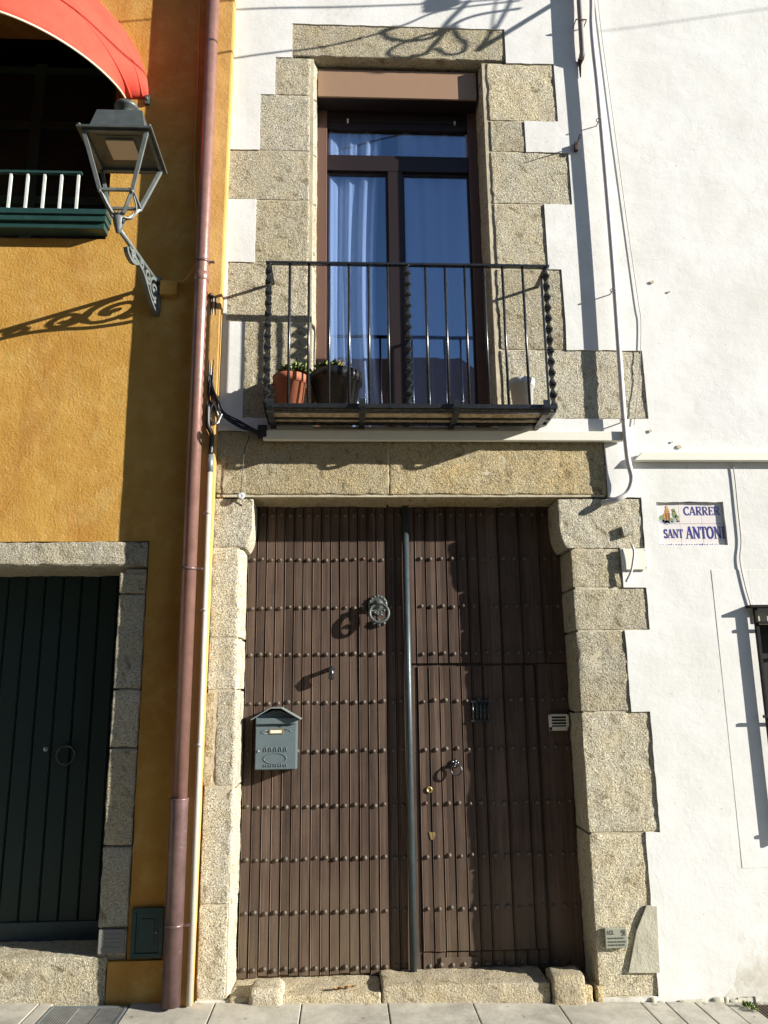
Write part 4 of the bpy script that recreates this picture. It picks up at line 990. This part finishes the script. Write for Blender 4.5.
# door surround
a = MB(); a.box(ODX1+.03, OJ-.01, .03, .25, .1, zdt); a.box(-3.1, OJ-.01, .03, .25, zdt+.03, zo_top-.01); OS = a.build('door_surround', 'mortar', OH)
stone_mb(-3.19, OJ-.002, -.006, .33, zdt, zo_top-.004, .010, .009, seed=141, cham=('B', .02, .03)).build('lintel_block', 'granite', OS)
for i, (ya, yb) in enumerate(((572, 594), (594, 689), (689, 748), (748, 846), (846, 928), (928, 957))):
    stone_mb(ODX1, OJ-.003, -.002, .33, Z(120, yb)+.002, Z(120, ya)-.002, .010, .008, seed=150+i).build('stone_block', 'granite', OS)
for i in range(4):
    stone_mb(-3.19, DXL, -.002, .33, .27+i*.49+.002, .27+(i+1)*.49, .010, .006, seed=170+i).build('stone_block', 'granite', OS)
stone_mb(-3.19, X(106, 985), -.012, .5, gz(-1.3)-.06, zds, .014, .010, seed=180).build('sill_stone', 'granite', OH)
a = MB(); a.box(X(106, 985)+.003, -.89, -.006, .3, -.1, Z(130, 961)); a.build('wall_foot', 'orange', OH)
# green door
YG = .30; m_ = MB(); xx = ODX1+.02
while xx > DXL-.05:
    x0 = xx-.106; m_.add([(x0+.003, YG+.012, zds-.02), (x0+.005, YG, zds-.02), (xx-.010, YG, zds-.02), (xx-.007, YG+.006, zds-.02), (xx-.003, YG+.003, zds-.02), (xx-.001, YG+.012, zds-.02)]+
                         [(x0+.003, YG+.012, zdt+.02), (x0+.005, YG, zdt+.02), (xx-.010, YG, zdt+.02), (xx-.007, YG+.006, zdt+.02), (xx-.003, YG+.003, zdt+.02), (xx-.001, YG+.012, zdt+.02)],
                         [(i, i+1, i+7, i+6) for i in range(5)]); xx = x0
m_.box(DXL-.1, ODX1+.03, YG+.0125, YG+.05, zds-.03, zdt+.03); GD = m_.build('green_door', 'greencloth', OH)
a = MB(); a.bbox(DXL-.05, ODX1+.005, YG-.014, YG-.001, Z(60, 949, YG), Z(60, 921, YG), .002); a.build('kick_plate', 'kick', GD)
q = U3(66, 755, YG-.02); a = MB(); a.torus((q.x, YG-.022, q.z), .050, .0065); a.lathe((q.x, YG-.001, q.z+.05), [(.015, 0), (.013, .02), (.0005, .024)], 12, 'y'); a.build('ring_handle', 'iron', GD)
q = U3(46, 749, YG); a = MB(); a.lathe((q.x, YG-.001, q.z), [(.014, 0), (.013, .008), (.0005, .009)], 14, 'y'); a.build('lock_cylinder', 'sleeve', GD)
# upper opening: dark room + green balcony rail
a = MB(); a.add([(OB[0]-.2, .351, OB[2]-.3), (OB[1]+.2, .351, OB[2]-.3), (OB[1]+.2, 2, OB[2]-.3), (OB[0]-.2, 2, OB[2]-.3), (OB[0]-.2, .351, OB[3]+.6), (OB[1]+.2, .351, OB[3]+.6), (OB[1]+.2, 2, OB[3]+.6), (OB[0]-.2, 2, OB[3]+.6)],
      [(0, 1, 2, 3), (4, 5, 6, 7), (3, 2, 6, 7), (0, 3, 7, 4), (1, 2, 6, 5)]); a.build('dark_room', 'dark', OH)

yl = -.10; lz0, lz1 = Z(50, 233, yl+.06), Z(50, 208, yl); lx1 = X(106, 220, yl)
a = MB(); a.bbox(-2.9, lx1, yl, YO, lz1-.035, lz1, .004); a.bbox(-2.9, lx1-.008, yl+.012, YO, lz1-.075, lz1-.0355, .004); a.bbox(-2.9, lx1-.018, yl+.03, YO, lz1-.115, lz1-.0755, .004)
BB = a.build('balcony_ledge', 'green', OH)
for i in range(13):
    q = X(78, 185, yl+.02)-i*.1015
    a = MB(); a.bbox(q-.008, q+.008, yl+.012, yl+.028, lz1, lz1+.245, .002); a.build('baluster', 'litbar', BB)
a = MB(); a.bbox(-2.9, X(82, 164, yl), yl+.005, yl+.032, lz1+.246, lz1+.262, .003); a.build('handrail', 'green', BB)
a = MB()
for q in (-1.62, -2.18, -2.74): a.bbox(q-.04, q+.04, .52, .57, 4.2, 6.0, .004)
for z in (4.9, 5.5, 5.95): a.bbox(-2.9, -1.5, .525, .565, z-.03, z+.03, .004)
FW_ = a.build('inner_window', 'green', OH)
for q in (-2.14, -2.70):
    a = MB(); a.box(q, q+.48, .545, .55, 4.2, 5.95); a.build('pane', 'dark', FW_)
# meter cabinet & plaque
x0, x1, z0, z1 = X(131, 935), X(163, 935), Z(147, 958), Z(147, 908)
t = thing('meter_cabinet', ((x0+x1)/2, 0, z0), 'small dark green meter cabinet door low on the orange wall beside the drainpipe', 'cabinet')
a = MB(); a.bbox(x0, x1, -.004, .014, z0, z0+.022, .002); a.bbox(x0, x1, -.004, .014, z1-.022, z1, .002); a.bbox(x0, x0+.022, -.004, .014, z0+.022, z1-.022, .002); a.bbox(x1-.022, x1, -.004, .014, z0+.022, z1-.022, .002); a.build('frame', 'green', t)
a = MB(); a.bbox(x0+.023, x1-.023, .002, .013, z0+.023, z1-.023, .002); a.bbox(x0+.045, x1-.045, -.002, .003, z0+.05, z1-.05, .002); a.build('panel', 'green', t)
a = MB(); a.lathe((x1-.035, .002, (z0+z1)/2), [(.007, 0), (.006, .006), (.0005, .006)], 10, 'y'); a.build('lock', 'sleeve', t)
x0, x1, z0, z1 = X(99, 940), X(125, 940), Z(111, 953), Z(111, 929)
a = MB(); a.bbox(x0, x1, -.012, .0, z0, z1, .002)
for i in range(4): a.bbox(x0+.02, x1-.02, -.0145, -.012, z0+.025+i*.02, z0+.031+i*.02, .0008)
tag(a.build('wall_plaque', 'greyplate'), 'grey metal plate at the foot of the shaded stone jamb left of the meter cabinet', 'plaque')
# small plaster-coloured box beside the lamp bracket
x0, x1, z0, z1 = X(161, 291), X(178, 291), Z(169, 297), Z(169, 283)
a = MB(); a.bbox(x0, x1, -.035, YO+.01, z0, z1, .004); tag(a.build('wall_box', 'orange'), 'small ochre painted box on the wall beside the lamp bracket', 'junction box')
cable('lamp_cable', [(X(178, 284), -.01, Z(178, 284)), U3(187, 278, -.05), U3(196, 262, -.06), U3(199, 235, -.05), U3(196, 200, -.02), U3(195, 150, -.0), U3(198, 80, .0), U3(200, 0, .0)], .006, 'yellow', 'ochre painted cable looping from the lamp box up the orange wall')

# ------------------------------------------------------------------ drainpipe, conduit
px_ = -.852; yp = -.104; zsec = Z(178, 798, yp); zend = Z(170, 1006, yp)
t = thing('drainpipe', (px_, yp, zend), 'tall reddish-brown drainpipe between the orange and the white house', 'drainpipe')
a = MB(); a.tube([(px_, yp, zsec-.06), (px_, yp, 4.02), (px_, yp, 8.0)], .0400, 24); a.build('upper_pipe', 'pipe', t)
a = MB(); a.lathe((px_, yp, 0), [(.036, zend), (.046, zend), (.046, zsec-.03), (.048, zsec-.005), (.048, zsec), (.0405, zsec)], 28); a.build('lower_pipe', 'pipelow', t)
for zz in (4.0, 6.9):
    a = MB(); a.lathe((px_, yp, zz), [(.0405, -.055), (.0435, -.052), (.0435, .0), (.0405, .003)], 28); a.build('socket', 'pipe', t)
for py in (569, 925, 262):
    z = Z(185, py, yp); a = MB(); rr = .0475 if z < zsec else .0445
    a.lathe((px_, yp, z), [(rr-.004, -.008), (rr, -.008), (rr, .008), (rr-.004, .008)], 24); a.bbox(px_+.044, px_+.075, yp-.010, yp+.004, z-.006, z+.006, .002); a.tube([(px_, yp+.03, z), (px_, 0, z)], .006, 8)
    a.build('clamp', 'pipelow', t)
cx_ = -.765; yc_ = -.070; zc1, zc2 = Z(206, 455, yc_), Z(208, 472, yc_)
t = thing('grey_conduit', (cx_, yc_, gz(cx_)), 'slim light grey conduit rising from the pavement right of the drainpipe', 'conduit')
a = MB(); a.tube([(cx_-.004, yc_, gz(cx_)+.01), (cx_, yc_, 1.5), (cx_, yc_, zc2)], .0155, 14); a.build('tube', 'conduit', t)
a = MB(); a.tube([(cx_, yc_, zc2), (cx_, yc_, Z(206, 455, yc_))], .018, 14); a.build('sleeve', 'sleeve', t)
a = MB(); a.tube(smooth([(cx_, yc_, zc1), (cx_+.002, yc_, zc1+.12), U3(208, 425, yc_), U3(208, 405, yc_)], 5), .0135, 12); a.build('cable', 'cable', t)
for py in (513, 745, 610): 
    z = Z(204, py, yc_); a = MB(); a.lathe((cx_, yc_, z), [(.0155, -.008), (.0185, -.008), (.0185, .008), (.0155, .008)], 14); a.bbox(cx_-.028, cx_, yc_, -.045, z-.006, z+.006, .001); a.build('clip', 'conduit', t)

# ------------------------------------------------------------------ awning (dome canopy)
AX0, AX1 = -3.10, -1.262; acx = (AX0+AX1)/2; aa = (AX1-AX0)/2; az0 = 5.30; ab, ac = .78, .92
t = thing('awning', (acx, 0, az0), 'red fabric dome awning with cream piping over the dark window of the orange house', 'awning')
m_ = MB(); NU, NV = 60, 24; vs = []
def aw(u, v):
    th_, ph_ = math.pi*u, math.pi/2*v     # u along the hoop, v from front hoop (0) to wall hoop (1)
    s_ = math.sin(th_)**(1.1+.22*math.cos(ph_)); aq = aa-.145*math.cos(ph_)**2
    drop = -.06
    rib = 1-.018*abs(math.sin(v*math.pi*3))
    return Vector((acx-aq*math.cos(th_), YO-.004-ab*s_*math.cos(ph_)*rib, az0+drop*s_*math.cos(ph_)+ac*s_*math.sin(ph_)*rib))
for j in range(NV+1):
    for i in range(NU+1): vs.append(aw(i/NU, j/NV))
m_.add(vs, [(j*(NU+1)+i, j*(NU+1)+i+1, (j+1)*(NU+1)+i+1, (j+1)*(NU+1)+i) for j in range(NV) for i in range(NU)], True)
o = m_.build('canvas', 'canvas', t); sm = o.modifiers.new('s', 'SOLIDIFY'); sm.thickness = .003
a = MB(); a.tube([aw(i/NU, 0)+Vector((0, -.002, -.004)) for i in range(NU+1)], .0065, 8); a.build('piping', 'piping', t)
for v in (.33, .66):
    a = MB(); a.tube([aw(i/NU, v)+Vector((0, .008, -.008)) for i in range(1, NU)], .008, 8); a.build('hoop', 'canvas', t)
a = MB(); a.bbox(AX0-.015, AX0+.02, YO-.03, YO, az0-.07, az0+.05, .003); a.build('hinge_plate', 'sleeve', t)
a = MB(); a.bbox(AX1-.02, AX1+.008, YO-.02, YO, az0-.045, az0+.02, .003); a.lathe((AX1-.005, YO-.03, az0-.02), [(.012, 0), (.012, .01), (.006, .014), (.0005, .015)], 12, 'y'); a.build('hinge_plate', 'lampdark', t)

# ------------------------------------------------------------------ wall lantern
LX, LY = -1.208, -.60
t = thing('wall_lantern', (-1.133, 0, 3.80), 'grey four-sided iron lantern on a scrolled wall bracket in front of the orange wall', 'street lamp')
att = Vector((-1.133, YO, 3.985))
zb_, zt_ = 4.155, 4.452
# bracket
a = MB(); a.bbox(att.x-.020, att.x+.020, -.015, YO, 3.775, 4.01, .004); a.lathe((att.x, -.012, 4.0), [(.026, 0), (.026, .012), (.016, .026), (.0005, .03)], 16, 'y'); a.lathe((att.x, -.012, 3.79), [(.020, 0), (.018, .014), (.010, .024), (.0005, .028)], 16, 'y')
a.build('wall_plate', 'lampgrey', t)
def bp(s_, h):      # point in the bracket's plane: s_ metres out along the arm, h below it
    k_ = s_/.6; return Vector((att.x+(LX-att.x)*k_, YO-.005+(LY-YO)*k_, att.z-.005*k_-h))
a = MB(); a.tube([bp(0, -.0), bp(.3, 0), bp(.6, 0)], .013, 12)
def spiral(c, r0, r1, a0, a1, n=22): return [bp(c[0]+(r0+(r1-r0)*i/n)*math.cos(R(a0+(a1-a0)*i/n)), c[1]+(r0+(r1-r0)*i/n)*math.sin(R(a0+(a1-a0)*i/n))) for i in range(n+1)]
flatsec = [(.012, .008), (-.012, .008), (-.012, -.008), (.012, -.008)]
def fb(m_, pts, r=1.0): m_.tube(pts, r, sect=flatsec, smooth=False, up=(1, 0, 0))
fb(a, smooth([bp(.01, .20), bp(.06, .19), bp(.13, .155), bp(.20, .10), bp(.27, .06), bp(.36, .045), bp(.46, .03)], 5))
fb(a, spiral((.085, .085), .075, .018, -100, 420)); fb(a, spiral((.185, .05), .045, .012, 180, -330)); fb(a, spiral((.28, .030), .028, .008, -90, 360)); fb(a, spiral((.40, .040), .038, .010, 190, -250))
fb(a, smooth([bp(.33, .05), bp(.37, .075), bp(.42, .085), bp(.47, .07), bp(.49, .045)], 5)); fb(a, smooth([bp(.02, .03), bp(.04, .07), bp(.02, .12), bp(.012, .16)], 5))
for c_ in ((.085, .085), (.40, .05), (.06, .15)): a.lathe(bp(*c_), [(.0005, -.014), (.014, -.008), (.016, 0), (.014, .008), (.0005, .014)], 10)
a.build('bracket', 'lampgrey', t)
a = MB(); a.lathe((LX, LY, att.z), [(.0005, -.035), (.012, -.03), (.018, -.01), (.026, .012), (.033, .045), (.030, .062), (.016, .072), (.014, .09), (.0005, .09)], 20); a.build('finial', 'lampgrey', t)
# cradle: four legs from the finial to the lower square
def sq(h, w): return [Vector((LX+sx_*w/2, LY+sy_*w/2, h)) for sx_, sy_ in ((-1, -1), (1, -1), (1, 1), (-1, 1))]
wb, wt, wr = .170, .330, .390
B_, T_ = sq(zb_, wb), sq(zt_, wt)
a = MB()
for q in B_: fb(a, [Vector((LX, LY, att.z+.065)), Vector((LX+(q.x-LX)*.38, LY+(q.y-LY)*.38, att.z+.072)), Vector((LX+(q.x-LX)*.62, LY+(q.y-LY)*.62, att.z+.105)), q], .8); 
for q in B_: a.lathe(q+Vector((0, 0, -.008)), [(.0005, -.012), (.009, -.006), (.011, 0), (.009, .008), (.0005, .012)], 10)
a.tube(smooth([Vector((LX+.03, LY-.02, att.z+.045)), Vector((LX+.075, LY-.03, att.z+.035)), Vector((LX+.095, LY-.02, att.z+.10)), Vector((LX+.080, LY-.05, zb_))], 5), .005, 6)
a.build('cradle', 'lampgrey', t)
a = MB(); rb_ = .0095
for i in range(4):
    j = (i+1) % 4; a.tube([B_[i], T_[i]], 1, sect=[(rb_, rb_), (-rb_, rb_), (-rb_, -rb_), (rb_, -rb_)], smooth=False, up=(1, 0, 0)); a.bar(B_[i], B_[j], .016, .014, (0, 0, 1)); a.bar(T_[i], T_[j], .016, .014, (0, 0, 1))
a.build('frame', 'lampgrey', t)
a = MB(); E0, E1, E2 = sq(zt_, wr), sq(zt_+.012, wr), sq(zt_+.055, wr*.92)
H2, H3 = sq(zt_+.020, wr-.09), sq(zt_+.165, wr-.150)
def loft(m_, *L):
    vs = [v for l_ in L for v in l_]; m_.add(vs, [(i*4+j, i*4+(j+1) % 4, (i+1)*4+(j+1) % 4, (i+1)*4+j) for i in range(len(L)-1) for j in range(4)])
Ei = sq(zt_+.0, wr-.004)
loft(a, sq(zt_+.012, .20), sq(zt_+.008, wt), E0, E1, H2, H3, sq(zt_+.170, .02)); a.build('hood', 'lampdark', t)
a = MB(); a.box(LX-.115, LX+.115, LY-.115, LY+.115, zt_+.0085, zt_+.011); a.build('inner_tray', 'lampdark', t)
a = MB(); a.bbox(LX-.075, LX+.075, LY-.09, LY+.07, zt_-.004, zt_+.0075, .004); a.build('diffuser', 'diffuser', t)
a = MB(); a.lathe((LX, LY, zt_+.169), [(.042, 0), (.044, .085), (.062, .090), (.068, .104), (.058, .120), (.020, .132), (.0005, .134)], 28); a.build('chimney_cap', 'lampdark', t)
a = MB()
for q in E1: a.lathe(q+Vector(((LX-q.x)*.06, (LY-q.y)*.06, .004)), [(.009, 0), (.008, .008), (.0005, .011)], 10)
a.build('corner_bolts', 'lampgrey', t)

# ------------------------------------------------------------------ things above the frame that throw the shadows on the upper wall
def cast(px, py, dep, off=0):
    q = U3(px, py, -.008); return q+SUN*dep
t = thing('cable_bracket', cast(640, -50, 0), 'scrolled iron cable bracket on the white wall above the balcony window', 'bracket')
a = MB(); a.tube([cast(650, -58, .0), cast(560, 0, .28), cast(482, 48, .55)], .013, 10); a.build('arm', 'iron', t)
a = MB()
def sh(pts, d, r): a.tube(smooth([cast(x_, y_, d) for x_, y_ in pts], 5), r, 8)
sh([(520, 8), (480, 14), (455, 24), (440, 40), (428, 52), (415, 54)], .56, .010)
sh([(455, 24), (462, 34), (470, 42), (466, 50), (452, 52), (440, 46)], .56, .009); sh([(470, 0), (452, 18), (434, 36), (400, 38), (386, 30), (395, 26)], .57, .010)
sh([(430, 52), (410, 56), (392, 52), (400, 44), (420, 36), (440, 30)], .56, .008); sh([(482, 48), (498, 26), (510, 4), (520, -20)], .55, .008)
sh([(497, 0), (494, 20), (491, 44)], .57, .0045)
a.build('scrolls', 'iron', t)
a = MB()
q = cast(443, 2, .57)
for dz in (-.03, .0, .03): a.lathe((q.x, q.y, q.z+dz), [(.0005, -.02), (.045, -.016), (.05, 0), (.045, .016), (.0005, .02)], 16)
a.build('insulator', 'whitepot', t)
cable('overhead_wire', [cast(-260, 36, 1.1), cast(0, 26, .9), cast(232, 9, .62), cast(350, 6, .6), cast(450, 2, .58), cast(560, -6, .6)], .0065, 'cable', 'black overhead wires strung above the balcony window', group='overhead wires')
cable('overhead_wire', [cast(-200, 130, 1.1), cast(60, 88, .9), cast(232, 58, .62), cast(330, 44, .6), cast(400, 26, .58), cast(443, 10, .57), cast(520, 0, .58)], .0075, 'cable', 'black overhead wires strung above the balcony window', group='overhead wires')
cable('overhead_wire', [cast(596, 31, 1.15), cast(640, 26, 1.2), cast(768, 8, 1.3), cast(960, -16, 1.5)], .0035, 'cable', 'black overhead wires strung above the balcony window', group='overhead wires')

# ------------------------------------------------------------------ house across the street (behind the camera, seen only in reflections)
t = thing('opposite_house', (-4, -7.4, 0), 'ochre house with a tiled gable roof across the street', 'house')
a = MB(); a.box(-2.6, 3.2, -12, -7.4, -.4, 6.0); a.build('wall', 'wallopp', t)
a = MB(); a.prism([(-2.59, 6.0), (3.19, 6.0), (1.9, 6.9), (-1.9, 6.9)], -12.2, -7.2); a.build('roof', 'roof', t)
for q in (-1.8, 1.2):
    for z in (1.2, 4.0): a = MB(); a.bbox(q, q+1.0, -7.42, -7.37, z, z+1.4, .01); a.build('window', 'framedark', t)
for nm, x0, x1, lb in (('opposite_house', -16, -2.62, 'unseen tall brown house across the street, added to cut the sky fill'),):  # added tall block, out of view, keeps sky light off the door recess
    t = thing(nm, ((x0+x1)/2, -7.4, 0), lb, 'house')
    a = MB(); a.box(x0, x1, -13, -7.4, -.4, 10.5); a.build('wall', 'wallopp', t)
    a = MB(); a.box(x0+.01, x1-.01, -13.2, -6.9, 10.5, 10.7); a.build('roof', 'roof', t)
    for i in range(int((x1-x0)/3)):
        for z in (1.0, 4.0, 7.2): a = MB(); a.bbox(x0+1+i*3, x0+2.1+i*3, -7.42, -7.37, z, z+1.7, .01); a.build('window', 'framedark', t)

# dry leaves on the threshold, a weed beside the grate
for i, (px, py, lb) in enumerate(((338, 989, 'curled dry leaf on the threshold step, leftmost of three'), (345, 986, 'curled dry leaf on the threshold step, between two others'), (352, 984, 'curled dry leaf on the threshold step, rightmost of three'))):
    q = U3(px, py, -.005); a = MB(); z = .066; vs = []
    for j in range(7):
        t_ = j/6; w_ = .014*math.sin(math.pi*min(.98, t_+.02)); x = q.x+(t_-.5)*.045; y = .012+i*.008+t_*.014
        vs += [(x, y-w_, z+.012*abs(t_-.4)+.008), (x, y, z+.004+.01*abs(t_-.5)), (x+.002, y+w_, z+.016*abs(t_-.6)+.008)]
    a.add(vs, [(j*3+k_, j*3+k_+1, (j+1)*3+k_+1, (j+1)*3+k_) for j in range(6) for k_ in range(2)], True)
    o = a.build('dry_leaf', 'leafred'); tag(o, lb, 'leaf', 'dry leaves on the threshold')
a = MB(); rosette(a, (2.035, -.09, gz(2.03)), .014, 30, .022); rosette(a, (2.045, -.14, gz(2.03)), .012, 24, .018)
tag(a.build('weed', 'leaf'), 'small green weed growing in the joint beside the drain grate', 'weed')
